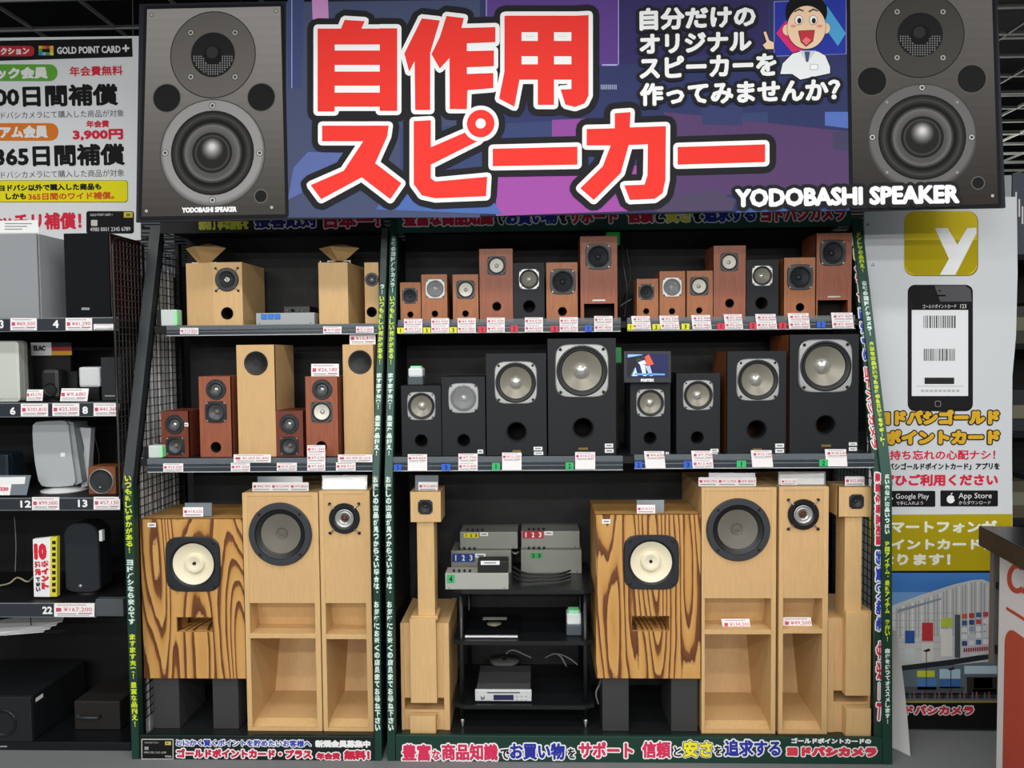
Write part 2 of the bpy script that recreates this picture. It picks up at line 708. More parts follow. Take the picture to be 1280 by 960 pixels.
def bay_side(bay, X, inward):
    """wire grid side panel with its black upright"""
    m = M()
    def yf(z):
        return 0.045 + (0.27*(z-ZK)/0.98 if z > ZK else 0)
    for k in range(int(TOPZ/0.033)):
        z = 0.12 + k*0.033
        if z < TOPZ - .05:
            m.box(X-.0015, X+.0015, yf(z), .49, z-.0015, z+.0015, BLK)
    for k in range(13):
        y = 0.06 + k*0.034
        zt = TOPZ - .05 if y > .31 else ZK + (y - .045)/0.27*0.98
        m.box(X-.0013, X+.0013, y, y+.0026, .12, min(zt, TOPZ-.05), BLK)
    o = m.build('wire_grid', bay.o)
    o.location = -Vector(bay.m.translation)
    m = M()
    a, b = (X - .008, X + .008)
    m.extr([(0, 0), (0, 0), (0, 0)], 0, 0, BLK) if False else None
    m.add([(x, y, z) for x in (a, b) for (y, z) in ((0.036, 0), (0.075, 0), (0.075, ZK), (0.345, TOPZ), (0.306, TOPZ), (0.036, ZK))],
          [(0, 1, 2, 3, 4, 5), (6, 7, 8, 9, 10, 11)] + [(i, (i+1) % 6, 6+(i+1) % 6, 6+i) for i in range(6)], BLK)
    m.box(a, b, .47, .50, 0, TOPZ, BLK)
    o = m.build('upright', bay.o)
    o.location = -Vector(bay.m.translation)


def bay_parts(bay, x0, x1):
    T = -Vector(bay.m.translation)

    def put(m, n):
        o = m.build(n, bay.o)
        o.location = T
    m = M()
    m.box(x0, x1, .50, .515, 0.0, TOPZ+.0295, BACK)
    put(m, 'back_panel')
    m = M()
    m.box(x0, x1, .022, .498, DECK-.05, DECK-.0006, mat('1b1e20', .35, spec=.5), .003)
    put(m, 'base_deck')
    m = M()
    m.box(x0, x1, .042, .498, SH2-.028, SH2-.0006, BLK, .002)
    put(m, 'shelf_board')
    m = M()
    m.box(x0, x1, .182, .498, SH1-.028, SH1-.0006, BLK, .002)
    put(m, 'shelf_board')
    m = M()
    m.box(x0, x1, .345, .515, TOPZ+.03, TOPZ+.05, BLK)
    put(m, 'top_board')


def lip(bay, x0, x1, y0, y1, Y):
    fl = Flat(bay, (0, Y, 0), (0, 0, 0))
    xm = (x0+x1)/2
    a, b = fl.L(x0, (y0+y1)/2)[0], fl.L(x1, (y0+y1)/2)[0]
    t, u = fl.L(xm, y0)[1], fl.L(xm, y1)[1]
    m = M()
    h = t-u
    m.box(a, b, 0.0, .010, u, u + h*.62, LIPM, .001)
    m.box(a, b, -.001, .0, u, u+.003, mat('b9c0c5', .3))
    m.box(a, b, .001, .0035, u + h*.62, t, mat('7c868e', .12, spec=.5, alpha=.45))
    m.box(a, b, -.0008, .0, u + h*.36, u + h*.39, mat('868f96', .3))
    fl.place(m.build('price_rail'))
    return fl


narrow = Th('display_shelf', 'narrow black display bay holding wooden horn speakers beside the wire grid', 'display shelf', 318, 950, 0.0, z=0)
wide = Th('display_shelf', 'wide black display bay with green sign frame holding black speakers', 'display shelf', 797, 950, 0.0, z=0)
bay_parts(narrow, XL0 + .012, XL1)
bay_parts(wide, XR0, XR1 + .0)
bay_side(narrow, XL0 - .022, 1)
bay_side(wide, XR1 + .004, -1)
# dividing uprights between the bays
for bay, x in ((narrow, XL1 + .006), (wide, XR0 - .006)):
    m = M()
    m.add([(xx, y, z) for xx in (x-.006, x+.006) for (y, z) in ((0.036, 0), (0.50, 0), (0.50, TOPZ), (0.306, TOPZ), (0.036, ZK))],
          [(0, 1, 2, 3, 4), (5, 6, 7, 8, 9)] + [(i, (i+1) % 5, 5+(i+1) % 5, 5+i) for i in range(5)], BLK)
    o = m.build('side_panel', bay.o)
    o.location = -Vector(bay.m.translation)

post(narrow, ((284, 187.5, 200.5), (600, 153.5, 166)), ((600, 153.5, 166), (948, 165, 174)), STEEL, GREEN2, [],
     [('いつも新しい何かがある!', 160, 594, 162, 692, 8.5, TY, .35), ('ヨドバシなら安心です', 162.5, 699, 165, 781, 8, TW, .5),
      ('ますます充実!', 165.5, 792, 167, 849, 7.5, TY, .35), ('豊富な品揃え!', 167, 852, 169, 909, 7.5, TY, .35)])
LT = [('お探しの商品が見つからない場合は、', 0, 595, 0, 746, 6.8, TW, .55), ('お気軽にお近くの店員までお尋ね下さい', 0, 751, 0, 914, 6.8, TW, .55)]


def shift(l, xs):
    return [(t, xs(ya), ya, xs(yb), yb, w, mt, bo) for (t, _, ya, _, yb, w, mt, bo) in l]


UT = [('いつも新しい何かがある!', 0, 370, 0, 456, 6, TY, .35), ('ますます充実!', 0, 466, 0, 512, 6.5, TW, .4), ('豊富な品揃え!', 0, 519, 0, 570, 6.5, TW, .4)]
x1u = lambda y: 480.5 + (469.5 - 480.5)*(y - 285)/315
post(narrow, ((285, 477, 484.5), (600, 465.5, 473.5)), ((600, 465.5, 473.5), (948, 468.5, 477)), mat('4e5a58', .45), GREEN2, [], [])
x2u = lambda y: 492.5 + (485.5 - 492.5)*(y - 275)/325
x1l = lambda y: 469.5 + 3*(y - 600)/348
x2l = lambda y: 485.5 + 3.7*(y - 600)/350
# green sticker run on the narrow bay's inner post
fu = Flat(narrow, (0, 0, ZK), (LEAN, 0, 0))
fl = Flat(narrow, (0, 0, 0), (0, 0, 0))
m = M()
ppoly(m, fu, [(474.6, 354), (482, 354), (473.6, 594), (465.7, 594)], GREEN, -.0006)
for a in shift([('ラ!', 0, 355, 0, 368, 5.5, TW, .5)] + UT, x1u):
    vtext(m, fu, a[0], a[1], a[2], a[3], a[4], a[5], a[6], a[7])
fu.place(m.build('post_lettering'))
for a in shift(LT, x1l):
    m = M()
    vtext(m, fl, a[0], a[1], a[2], a[3], a[4], a[5], a[6], a[7])
    fl.place(m.build('post_lettering'))
post(wide, ((274, 488, 497), (600, 481, 490.5)), ((600, 481, 490.5), (952, 484.5, 494)), GREEN, GREEN2,
     shift([('信頼のヨドバシカメラー', 0, 295, 0, 366, 5.5, TW, .5)] + UT, x2u), shift(LT, x2l))
xru = lambda y: 1070.5 + (1108 - 1070.5)*(y - 272)/318
xrl = lambda y: 1108.8 + (1109.5 - 1108.8)*(y - 600)/345
post(wide, ((272, 1064.5, 1077), (598, 1102, 1115)), ((598, 1102, 1115), (950, 1103.5, 1115.5)), GREEN, GREEN2,
     shift([('ダントツの品揃え!', 0, 290, 0, 341, 6, TY, .35), ('信頼のヨドバシカメラー', 0, 351, 0, 420, 6, TW, .55),
            ('豊富な商品知識でお客様のお買い物をサポート!', 0, 427, 0, 558, 6, TY, .5)], xru),
     shift([('広い売場に商品いっぱい', 0, 592, 0, 668, 6, TW, .5), ('注目アイテム・最新アイテム 勢揃い!', 0, 676, 0, 802, 6, TY, .35),
            ('自信を持ってオススメします!', 0, 810, 0, 905, 6, TW, .5)], xrl))
# second, inner strip with outlined lettering
TR, TB = mat('c02442', .5), mat('2a3fa8', .5)
WO = mat('e6e8ea', .6, spec=.2)
fu = Flat(wide, (0, .012, ZK), (LEAN, 0, 0))
fl = Flat(wide, (0, .012, 0), (0, 0, 0))
m = M()
q = [fu.L(1063.5, 276), fu.L(1068, 276), fu.L(1103, 598), fu.L(1092, 598)]
q[2], q[3] = (q[2][0], 0), (q[3][0], 0)
m.extr(q, 0, .02, GREEN2)
xi = lambda y: 1066 + (1097 - 1066)*(y - 285)/315
for t, ya, yb, w, mt in (('安さ', 290, 328, 4, TY), ('サポート', 330, 378, 5, TR), ('追求する', 384, 452, 6, TB), ('ヨドバシカメラ', 458, 562, 7, TR)):
    vtext(m, fu, t, xi(ya), ya, xi(yb), yb, w, mt, .5, outs=[(1.3, WO)], rot=True)
fu.place(m.build('sign_strip'))
m = M()
q = [fl.L(1092, 598), fl.L(1103, 598), fl.L(1104, 935), fl.L(1095, 935)]
q[0], q[1] = (q[0][0], ZK), (q[1][0], ZK)
m.extr(q, 0, .02, GREEN2)
for t, ya, yb, mt in (('豊富な商品知識', 590, 682, TR), ('お買い物を', 687, 790, TB), ('サポート', 800, 902, TR)):
    vtext(m, fl, t, 1097 + .006*(ya-590), ya, 1097 + .006*(yb-590), yb, 6.5, mt, .6, outs=[(1.5, WO)], rot=True)
fl.place(m.build('sign_strip'))

# price rails
RAIL = {}
RAIL['n1'] = lip(narrow, 208, 473.5, 405.5, 418.8, .17)
RAIL['n2'] = lip(narrow, 184, 470, 572.5, 590, .03)
RAIL['w1a'] = lip(wide, 497.5, 776, 398.5, 416, .17)
RAIL['w1b'] = lip(wide, 784, 1069, 395.5, 412.5, .17)
RAIL['w2a'] = lip(wide, 491, 778.5, 570.5, 588.5, .03)
RAIL['w2b'] = lip(wide, 793, 1093, 567.5, 585.5, .03)


def kick(bay, x0, x1, y0, mt):
    fl = Flat(bay, (0, 0, 0), (0, 0, 0))
    m = M()
    a, b = fl.L(x0, 935)[0], fl.L(x1, 935)[0]
    m.box(a, b, 0, .018, 0, fl.L((x0+x1)/2, y0)[1], mt, .002)
    return fl, m


# narrow kick board
fl, m = kick(narrow, 174.5, 468, 920, mat('12201d', .4))
prect(m, fl, 177, 923.5, 217, 949, mat('c9c9c2', .5), -.001)
prect(m, fl, 178, 924.5, 216, 948, mat('101112', .4), -.0015)
prect(m, fl, 206.5, 926.5, 214, 931, mat('d0b35a', .4), -.002)
prect(m, fl, 208, 927.5, 211, 929.5, mat('3f8f5a', .4), -.0025)
prect(m, fl, 181, 933, 186, 937, mat('9a9a98', .4), -.002)
text(m, fl, '4980 0001 2345 6789', (180, 939, 208, 941.5), mat('b5b5b3', .5), -.002)
text(m, fl, 'GOLD POINT CARD +', (181, 927, 199, 929), mat('b5b5b3', .5), -.002)
text(m, fl, 'VISA', (206.5, 944, 214.5, 946.5), WO, -.002)
text(m, fl, 'とにかく賢くポイントを貯めたいお客様へ', (220.5, 924.5, 389, 933), TB, bold=.35, outs=[(1.1, WO)])
text(m, fl, 'ゴールドポイントカード・プラス', (221, 936, 390, 947.5), TR, bold=.9, outs=[(1.4, WO)])
text(m, fl, '新規会員募集中', (394, 925, 463, 934.5), WO, bold=.75)
text(m, fl, '年会費', (395.5, 940.5, 425.5, 949.5), TR, bold=.7, outs=[(1.2, WO)])
text(m, fl, '無料！', (430, 937.5, 462.5, 949.8), TR, bold=1.0, outs=[(1.3, WO)])
fl.place(m.build('kick_board'))
# wide kick board
fl, m = kick(wide, 494.5, 1103, 921, GREEN2)
KO = mat('101214', .5)
TP = mat('cf2f58', .5)
TYY = mat('e8e02c', .5)
for t, x0, x1, y0, y1, mt, bo in (('豊富', 502.5, 538.5, 930, 951, TP, 1.5), ('な', 540, 550, 937, 950, TP, .9), ('商品知識', 552, 622.5, 929.5, 950.5, TP, 1.4),
                                  ('で', 625.5, 636.5, 936, 949, KO, .9), ('お買い物', 637.5, 706, 928.5, 949.5, mat('24309a', .5), 1.4), ('を', 709.5, 719, 935, 948, KO, .8),
                                  ('サポート', 723, 791.5, 927, 947.5, TP, 1.5), ('信頼', 802.5, 838.5, 926.5, 947.5, TP, 1.4), ('と', 842, 851.5, 933, 945.5, KO, .8),
                                  ('安さ', 854, 890, 925.5, 946.5, TYY, 1.6), ('を', 892.5, 902, 932, 944.5, KO, .8), ('追求する', 905.5, 976, 924.5, 945.5, mat('24309a', .5), 1.4)):
    if mt is TYY:
        text(m, fl, t, (x0, y0, x1, y1), mt, bold=bo*.62, outs=[(1.8, WO), (.9, mat('2a2a30', .5))])
    else:
        text(m, fl, t, (x0, y0, x1, y1), mt, bold=bo*.62, outs=[(1.6, WO)])
text(m, fl, 'ゴールドポイントカードの', (989, 922.5, 1089, 929.5), WO, bold=.55)
text(m, fl, 'ヨドバシカメラ', (983, 933, 1096, 945.5), mat('d43a4e', .5), bold=1.5, outs=[(1.3, WO)])
fl.place(m.build('kick_board'))

# fascias (their upper half hides behind the banner)
fl = Flat(narrow, (0, .285, 0), (0, 0, 0))
m = M()
a, b = fl.L(200, 280)[0], fl.L(479, 280)[0]
m.box(a, b, 0, .012, fl.L(340, 290)[1], fl.L(340, 262)[1], BLK)
text(m, fl, '接客応対', (318, 265, 397, 285.5), mat('201f6a', .5), bold=1.2, outs=[(1.1, WO)])
text(m, fl, '日本一！', (405, 265, 475, 285.5), mat('a01a38', .5), bold=1.2, outs=[(1.2, mat('e8c9cf', .5))])
text(m, fl, '親切丁寧な接客を', (248, 272, 311, 287.5), mat('b9bd3a', .5), bold=.8)
fl.place(m.build('fascia_sign'))
fl = Flat(wide, (0, .285, 0), (0, 0, 0))
m = M()
a, b = fl.L(497, 280)[0], fl.L(1064, 280)[0]
m.box(a, b, 0, .012, fl.L(780, 287)[1], fl.L(780, 255)[1], GREEN)
for t, x0, x1, mt in (('豊富な商品知識', 504, 617, TR), ('で', 620, 630, KO), ('お買い物', 632, 697, mat('24309a', .5)), ('を', 699, 709, KO), ('サポート', 711, 772, TR),
                      ('信頼', 784, 817, TR), ('と', 819, 830, KO), ('安さ', 832, 864, TYY), ('を', 866, 877, KO), ('追求する', 879, 945, mat('24309a', .5)), ('ヨドバシカメラ', 951, 1057, TR)):
    dy = -(x0 - 504)*.013
    text(m, fl, t, (x0, 262 + dy, x1, 282.5 + dy), mt, bold=1.2, outs=[(1.3, WO)])
fl.place(m.build('fascia_sign'))

# ------------------------------------------------------------------ banner
ban = Th('hanging_banner', 'wide printed shop banner with huge red lettering and two printed loudspeakers', 'banner', 710, 272, -.06,
         rot=(radians(-3.0), 0, radians(-1.2)))
m = M()
PIX = [(174, 5), (1246, -16), (1257, 259.5), (170, 277.5)]
q = [ban.L(*p) for p in PIX]
m.extr(q, 0, .012, mat('1c1e2a', .6, spec=.2))
m.build('sheet', ban.o)
# printed artwork behind the words
m = M()
C_ = lambda h: mat(h, .7, spec=.12)
art = [([(358, 3), (1064, -8), (1064, 262), (357, 272)], '333a63'), ([(358, 3), (600, 0), (600, 272), (357, 272)], '454e6c'),
       ([(608, 0), (772, -2), (772, 82), (608, 88)], '5a3f86'), ([(772, -2), (960, -6), (960, 60), (772, 82)], '35305f'),
       ([(360, 0), (380, 0), (377, 110), (360, 110)], '3c4a72'), ([(390, 0), (410, 0), (411, 25), (391, 27)], 'c08ac0'),
       ([(500, 160), (960, 140), (960, 200), (500, 215)], '3a4670'), ([(620, 220), (820, 205), (840, 262), (620, 270)], '9a4fa0'),
       ([(690, 150), (740, 148), (740, 175), (690, 178)], '8a4a98'), ([(830, 140), (1064, 165), (1064, 230), (840, 250)], '55406a'),
       ([(820, 250), (890, 238), (920, 250), (915, 263), (820, 265)], '4d4560'), ([(876, 132), (928, 132), (928, 157), (878, 156)], '39406a'),
       ([(1031, 140), (1064, 140), (1064, 161), (1031, 157)], '5470b8'), ([(1040, 165), (1064, 165), (1064, 190), (1042, 186)], '44425f'),
       ([(367, 210), (385, 190), (440, 192), (400, 230), (360, 250)], '5868a0'), ([(470, 262), (490, 230), (600, 228), (628, 268)], '4c68a8'),
       ([(918, 266), (940, 254), (975, 256), (985, 264)], '44608f'), ([(1025, 264), (1035, 256), (1064, 256), (1064, 263)], '3d4f80')]
for i, (pts, h) in enumerate(art):
    ppoly(m, ban, pts, C_(h), -.0008 - .00005*i)
for a, b in (((773, -2), (773, 81)), ((772, 81), (752, 82)), ((365, 0), (365, 110)), ((608, 0), (608, 20))):
    w = .5
    ppoly(m, ban, [(a[0]-w, a[1]-w), (b[0]+w, a[1]-w), (b[0]+w, b[1]+w), (a[0]-w, b[1]+w)], C_('a9a2e0'), -.002)
for k in range(9):
    prect(m, ban, 751 + k*2.3, 106, 752.2 + k*2.3, 112, C_('9fa6c4'), -.002)
# screen behind the shop clerk
ppoly(m, ban, [(967, 2), (1058, -2), (1058, 68), (967, 71)], C_('8f8fd0'), -.002)
ppoly(m, ban, [(968, 3), (1057, -1), (1057, 67.5), (968, 70)], C_('2b3aa0'), -.0023)
ppoly(m, ban, [(970, 42), (982, 26), (1006, 62), (990, 66)], C_('d8306f'), -.0026)
ppoly(m, ban, [(1028, 0), (1057, 42), (1047, 58), (1020, 20)], C_('4f9fd4'), -.0026)
m.build('printed_artwork', ban.o)


def printed_speaker(pan, tw, wf, ports, knob, screws, gk=1.0):
    m = M()
    ppoly(m, ban, pan, C_('17181c'), -.0022, outs=[(4, C_('17181c'))])
    x0, x1 = min(p[0] for p in pan), max(p[0] for p in pan)
    n = 22
    (ax, ay), (bx, by), (cx, cy), (dx, dy) = pan
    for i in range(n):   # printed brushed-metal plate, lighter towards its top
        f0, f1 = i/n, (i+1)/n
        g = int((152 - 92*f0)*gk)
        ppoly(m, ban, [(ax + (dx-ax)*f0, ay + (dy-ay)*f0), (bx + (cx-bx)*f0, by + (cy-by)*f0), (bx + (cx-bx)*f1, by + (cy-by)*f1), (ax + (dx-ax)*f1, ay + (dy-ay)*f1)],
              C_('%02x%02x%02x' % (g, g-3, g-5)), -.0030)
    x, y, r, r2, r3 = tw
    D = lambda cx, cy, r, h, k: pdisc(m, ban, cx, cy, r, C_(h), -.0034 - .0001*k)
    D(x, y, r, '101012', 0)
    D(x, y, r-1, '%02x%02x%02x' % (int(98*gk), int(95*gk), int(92*gk)), 1)
    D(x, y, r2, '1f1f20', 2)
    for a in range(9):   # printed perforation
        for b in range(18):
            px_, py_ = x - r2 + 4 + b*2.9*r2/27, y + 2 + a*2.7*r2/27
            if math.hypot(px_-x, py_-y) < r2 - 2 and math.hypot(px_-x, py_-y) > r3:
                D(px_, py_, .8, '8f8f92', 3)
    D(x, y, r3, '161617', 3)
    D(x - 1, y - 3, r3*.6, '303031', 4)
    for a in (45, 135, 225, 315):
        sx, sy = x + r*.73*cos(radians(a)), y - r*.73*sin(radians(a))
        D(sx, sy, 4, '2b2b2c', 2)
        D(sx, sy, 3.2, 'b5b5b2', 3)
        D(sx, sy, 2, '4b4b4b', 4)
    for (px_, py_, pr) in ports:
        D(px_, py_, pr, '5f5d5b', 0)
        D(px_, py_, pr-1, '18191a', 1)
    x, y, R, r1, r2, r3 = wf
    D(x, y, R, '3c3c3c', 0)
    for k in range(6):
        D(x, y - k*.5, R - 1 - k*.6, '%02x%02x%02x' % ((int((96 + k*9)*gk),)*3), 1 + k*.3)
    for a in (90, 180, 0, 270):
        sx, sy = x + (R+r1)/2*cos(radians(a)), y - (R+r1)/2*sin(radians(a))
        D(sx, sy, 4.2, '2b2b2c', 4)
        D(sx, sy, 3.4, 'c0c0bd', 5)
        D(sx, sy, 2, '454545', 6)
    for a in (45, 135, 225, 315):
        D(x + (R+r1)/2*cos(radians(a)), y - (R+r1)/2*sin(radians(a)), 1.8, '8f8f8e', 5)
    for k, (rr, g) in enumerate(((1, 30), (.95, 44), (.90, 62), (.85, 46), (.80, 26), (.75, 20), (.71, 58), (.68, 70))):
        D(x, y, r1*rr, '%02x%02x%02x' % (g, g, g), 4 + k)
    for k in range(7):
        f = k/7
        D(x, y + 3*f, r1*.66 - (r1*.66 - r3*1.35)*f, '%02x%02x%02x' % ((int(104 - 30*f),)*3), 12 + k)
    D(x, y, r3*1.28, '202020', 20)
    D(x, y, r3*1.12, '3e3e3e', 21)
    D(x, y, r3, '232323', 22)
    for k in range(9):
        D(x, y - r3*.25 - k*.35, r3*(.72 - .07*k), '%02x%02x%02x' % ((50 + k*19,)*3), 23 + k)
    D(knob[0], knob[1], knob[2], '6b6966', 0)
    D(knob[0], knob[1], knob[2]-1, '1b1b1c', 1)
    for sx, sy in screws:
        D(sx, sy, 2.6, '1e1e1e', 0)
        D(sx, sy, 2, 'a8a8a6', 1)
    return m


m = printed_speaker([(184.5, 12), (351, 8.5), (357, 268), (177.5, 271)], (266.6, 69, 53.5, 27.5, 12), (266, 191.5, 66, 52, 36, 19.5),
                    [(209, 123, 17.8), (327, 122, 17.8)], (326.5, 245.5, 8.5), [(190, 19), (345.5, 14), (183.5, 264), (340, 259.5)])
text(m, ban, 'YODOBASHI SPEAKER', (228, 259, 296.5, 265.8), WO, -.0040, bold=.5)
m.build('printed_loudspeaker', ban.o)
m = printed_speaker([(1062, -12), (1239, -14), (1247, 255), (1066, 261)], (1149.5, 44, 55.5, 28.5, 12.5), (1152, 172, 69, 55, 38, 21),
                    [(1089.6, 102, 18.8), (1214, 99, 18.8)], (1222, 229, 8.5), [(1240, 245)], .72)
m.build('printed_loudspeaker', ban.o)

# headline, drawn stroke by stroke
HR, HW, HK = C_('e63a33'), C_('eef1f3'), C_('222327')
S5 = .375


def R_(x0, y0, x1, y1):
    return [(x0, y0), (x1, y0), (x1, y1), (x0, y1)]


HEAD = {
    'ji': (S5, 340, 0, [R_(153, 98, 210, 373), R_(360, 96, 418, 371), R_(153, 97, 418, 150), R_(200, 170, 370, 218), R_(200, 240, 370, 287), R_(200, 310, 370, 357), [(243, 68), (310, 72), (296, 104), (228, 104)]]),
    'saku': (S5, 340, 0, [[(500, 63), (560, 70), (528, 178), (528, 368), (478, 368), (476, 205), (458, 240), (442, 180)],
                          [(582, 55), (640, 62), (632, 95), (745, 92), (745, 142), (650, 146), (650, 172), (740, 170), (740, 222), (650, 226), (650, 248), (738, 245), (738, 295), (652, 302), (650, 365), (593, 365), (592, 195), (560, 230), (532, 182), (560, 125)]]),
    'you': (S5, 340, 0, [[(775, 55), (832, 55), (832, 232), (808, 357), (757, 330), (775, 240)], R_(780, 54, 1055, 109), R_(800, 138, 1050, 189), R_(800, 216, 1050, 267), R_(886, 56, 940, 351),
                         [(998, 55), (1055, 52), (1055, 320), (1042, 346), (1010, 358), (978, 350), (962, 300), (998, 298)]]),
    'su': (S5, 340, 0, [[(168, 420), (390, 420), (385, 455), (345, 545), (432, 612), (395, 665), (300, 592), (165, 665), (130, 618), (240, 570), (305, 472), (168, 472)]]),
    'pi': (S5, 340, 0, [[(473, 405), (530, 402), (530, 492), (655, 438), (690, 470), (530, 550), (530, 595), (545, 606), (718, 590), (714, 655), (545, 662), (500, 652), (473, 615)]]),
    'bar': (S5, 340, 0, [[(736, 497), (1018, 490), (1018, 550), (736, 555)]]),
    'ka': (.28125, 700, 0, [[(243, 505), (313, 500), (310, 568), (470, 562), (468, 800), (455, 860), (420, 885), (310, 890), (285, 825), (375, 822), (388, 780), (390, 643), (305, 646), (270, 770), (150, 890), (90, 838), (190, 740), (225, 648), (118, 648), (118, 575), (243, 572)]]),
    'bar2': (.28125, 700, 0, [[(522, 655), (910, 643), (910, 722), (522, 733)]]),
}
mk, mw, mr = M(), M(), M()
allp = [[(ox + a*sc, oy + b*sc) for a, b in pts] for sc, ox, oy, pl in HEAD.values() for pts in pl]
ringp = [(601 + 17.2*cos(pi*i/16), 155 + 17.2*sin(pi*i/16)) for i in range(32)]
punion(mk, ban, allp + [ringp], 13, -.0032, HK)
punion(mw, ban, allp + [ringp], 5.2, -.0037, HW)
for sc, ox, oy, pl in HEAD.values():
    punion(mr, ban, [[(ox + a*sc, oy + b*sc) for a, b in pts] for pts in pl], 0, -.0042, HR)
pdisc(mw, ban, 601, 155, 22.3, HW, -.0047)
pdisc(mr, ban, 601, 155, 17.2, HR, -.0052)
pdisc(mr, ban, 601, 155, 6.3, HW, -.0057)
mk.build('headline_outer_outline', ban.o, 'black outer outline of the headline')  # printed black outline, even on all sides
mw.build('headline_outline', ban.o, 'white outline of the headline')
mr.build('headline_lettering', ban.o, 'huge red headline characters')
m = M()
for t, bb in (('自分だけの', (799, 9, 944, 37.5)), ('オリジナル', (799, 41.5, 939, 67)), ('スピーカーを', (799, 69.5, 970, 98)), ('作ってみませんか？', (799.5, 101.5, 1049.5, 130.5))):
    text(m, ban, t, bb, HW, -.0070, bold=1.35, outs=[(4.0, HK)])
text(m, ban, 'YODOBASHI SPEAKER', (918.5, 234, 1198, 257.5), HW, -.0070, bold=1.6, outs=[(4.6, HK)])
m.build('slogan_lettering', ban.o)
# plain clerk drawn on the banner
m = M()
SK, HA, LN = C_('f0cfae'), C_('17171a'), C_('2a2a2e')
y0 = -.0032
D = lambda cx, cy, rx, ry, c, k: pdisc(m, ban, cx, cy, rx, c, y0 - .0003*k, ry)
ppoly(m, ban, [(975, 93), (978, 80), (990, 68), (1000, 65), (1022, 65), (1031, 70), (1037, 84), (1037, 92), (1000, 100), (990, 93)], C_('e9eef2'), y0, outs=[(1, LN)])
ppoly(m, ban, [(999, 64), (1008, 79), (1020, 64)], C_('cdd6de'), y0 - .0008)
ppoly(m, ban, [(1005, 65), (1012, 65), (1010, 78), (1007, 78)], C_('4a5578'), y0 - .001)
prect(m, ban, 1012, 81, 1022, 88, C_('9aa4ac'), y0 - .001)
prect(m, ban, 1012.6, 81.6, 1021.4, 87.4, C_('f4f6f7'), y0 - .0013)
D(984, 38, 6, 7, SK, 3)
D(1031, 36, 6, 7, SK, 3)
D(1007.5, 16, 26, 24, HA, 4)
D(1007.5, 35, 24.5, 28, LN, 5)
D(1007.5, 35, 24, 27.5, SK, 6)
ppoly(m, ban, [(983, 26), (982, 8), (990, -4), (1022, -5), (1033, 8), (1031.5, 24), (1026, 9), (1012, 4), (994, 10), (987, 14)], HA, y0 - .0021)
for ex in (998, 1016):
    D(ex, 26, 5.2, 6.2, LN, 8)
    D(ex, 26, 4.7, 5.7, C_('f7f7f5'), 9)
    D(ex + .5, 27, 2.6, 3.6, LN, 10)
    ppoly(m, ban, [(ex-6, 15), (ex, 11.5), (ex+6, 14), (ex+6, 15.5), (ex, 13.5), (ex-5.5, 16.5)], LN, y0 - .0024)
    D(ex + (-7 if ex < 1000 else 8), 33.5, 3.5, 1.8, C_('e69a88'), 8)
ppoly(m, ban, [(998, 40), (1017, 39), (1015, 52), (1007, 58.5), (1001, 53)], C_('c23a44'), y0 - .0024, outs=[(.7, LN)])
ppoly(m, ban, [(1002, 52), (1007, 47), (1013, 51), (1007, 57.5)], C_('e87a82'), y0 - .0031)
ppoly(m, ban, [(954, 41), (957, 40), (961, 51), (967, 54), (967, 62), (957, 62), (953, 57), (958, 53)], SK, y0 - .0006, outs=[(.7, LN)])
m.build('printed_clerk', ban.o)
for px_ in (300, 1100):
    m = M()
    a = ban.L(px_, 4)
    m.tube([(a[0], .006, a[1] - .05), (a[0], .006, a[1] + .5)], .003, BLK)
    m.build('hanging_wire', ban.o)

# ------------------------------------------------------------------ poster over the old shelves
po = Th('hanging_poster', 'white and black card membership poster hung above the grey loudspeaker', 'poster', 80, 300, .53)
m = M()
q = [po.L(-60, 48), po.L(174, 45), po.L(176, 300), po.L(-60, 302)]
m.extr(q, 0, .006, mat('dfe3e8', .6))
m.build('sheet', po.o)
m = M()
PR, PK = C_('d22f45'), C_('1b1b1e')
ppoly(m, po, [(-60, 52), (165, 48), (166, 71), (-60, 78)], PK)
prect(m, po, -60, 57.5, 43, 70.5, C_('c42f3a'), -.0015, 5)
text(m, po, 'クション', (1, 59.5, 37, 68.5), WO, -.002, bold=.5)
for i in range(4):
    for j in range(3):
        h = ['e0c23a', 'e07a2a', 'd8442f', 'e0c23a', '56a04a', '1b1b1e', '1b1b1e', 'e0c23a', '3a8fc0', '7fc0d8', '56a04a', 'e8d86a'][j*4 + i]
        prect(m, po, 48.5 + i*4.7, 57.5 + j*4, 53 + i*4.7, 61.3 + j*4, C_(h), -.0015)
text(m, po, 'GOLD POINT CARD', (71.5, 58, 151, 67), WO, -.0015, bold=.35)
text(m, po, '+', (153, 56, 162, 65), WO, -.0015, bold=.5)
prect(m, po, -60, 80.5, 72, 101.5, C_('62a83c'), -.001, 10)
text(m, po, 'ック会員', (-5, 84, 60, 99), WO, -.0015, bold=.9)
text(m, po, '年会費無料', (87, 82.5, 153.5, 95), PR, bold=.35)
text(m, po, '900日間補償', (-22, 106, 147.5, 133.5), PK, bold=1.15)
text(m, po, 'ヨドバシカメラにて購入した商品が対象', (-9, 138.5, 155, 147.5), C_('4a4a4e'))
prect(m, po, -60, 154, 73, 176, C_('dd7a2c'), -.001, 10)
text(m, po, 'アム会員', (0, 157, 60, 173), WO, -.0015, bold=.9)
text(m, po, '年会費', (108, 150.5, 136.5, 159.5), PR, bold=.4)
text(m, po, '3,900円', (91, 161.5, 154, 175.5), PR, bold=.9)
text(m, po, '365日間補償', (-7, 180.5, 156, 208), PK, bold=1.15)
text(m, po, 'ヨドバシカメラにて購入した商品が対象', (-9, 213, 155.5, 222), C_('4a4a4e'))
prect(m, po, -60, 225.5, 160, 253, C_('3a3a2a'), -.001, 4)
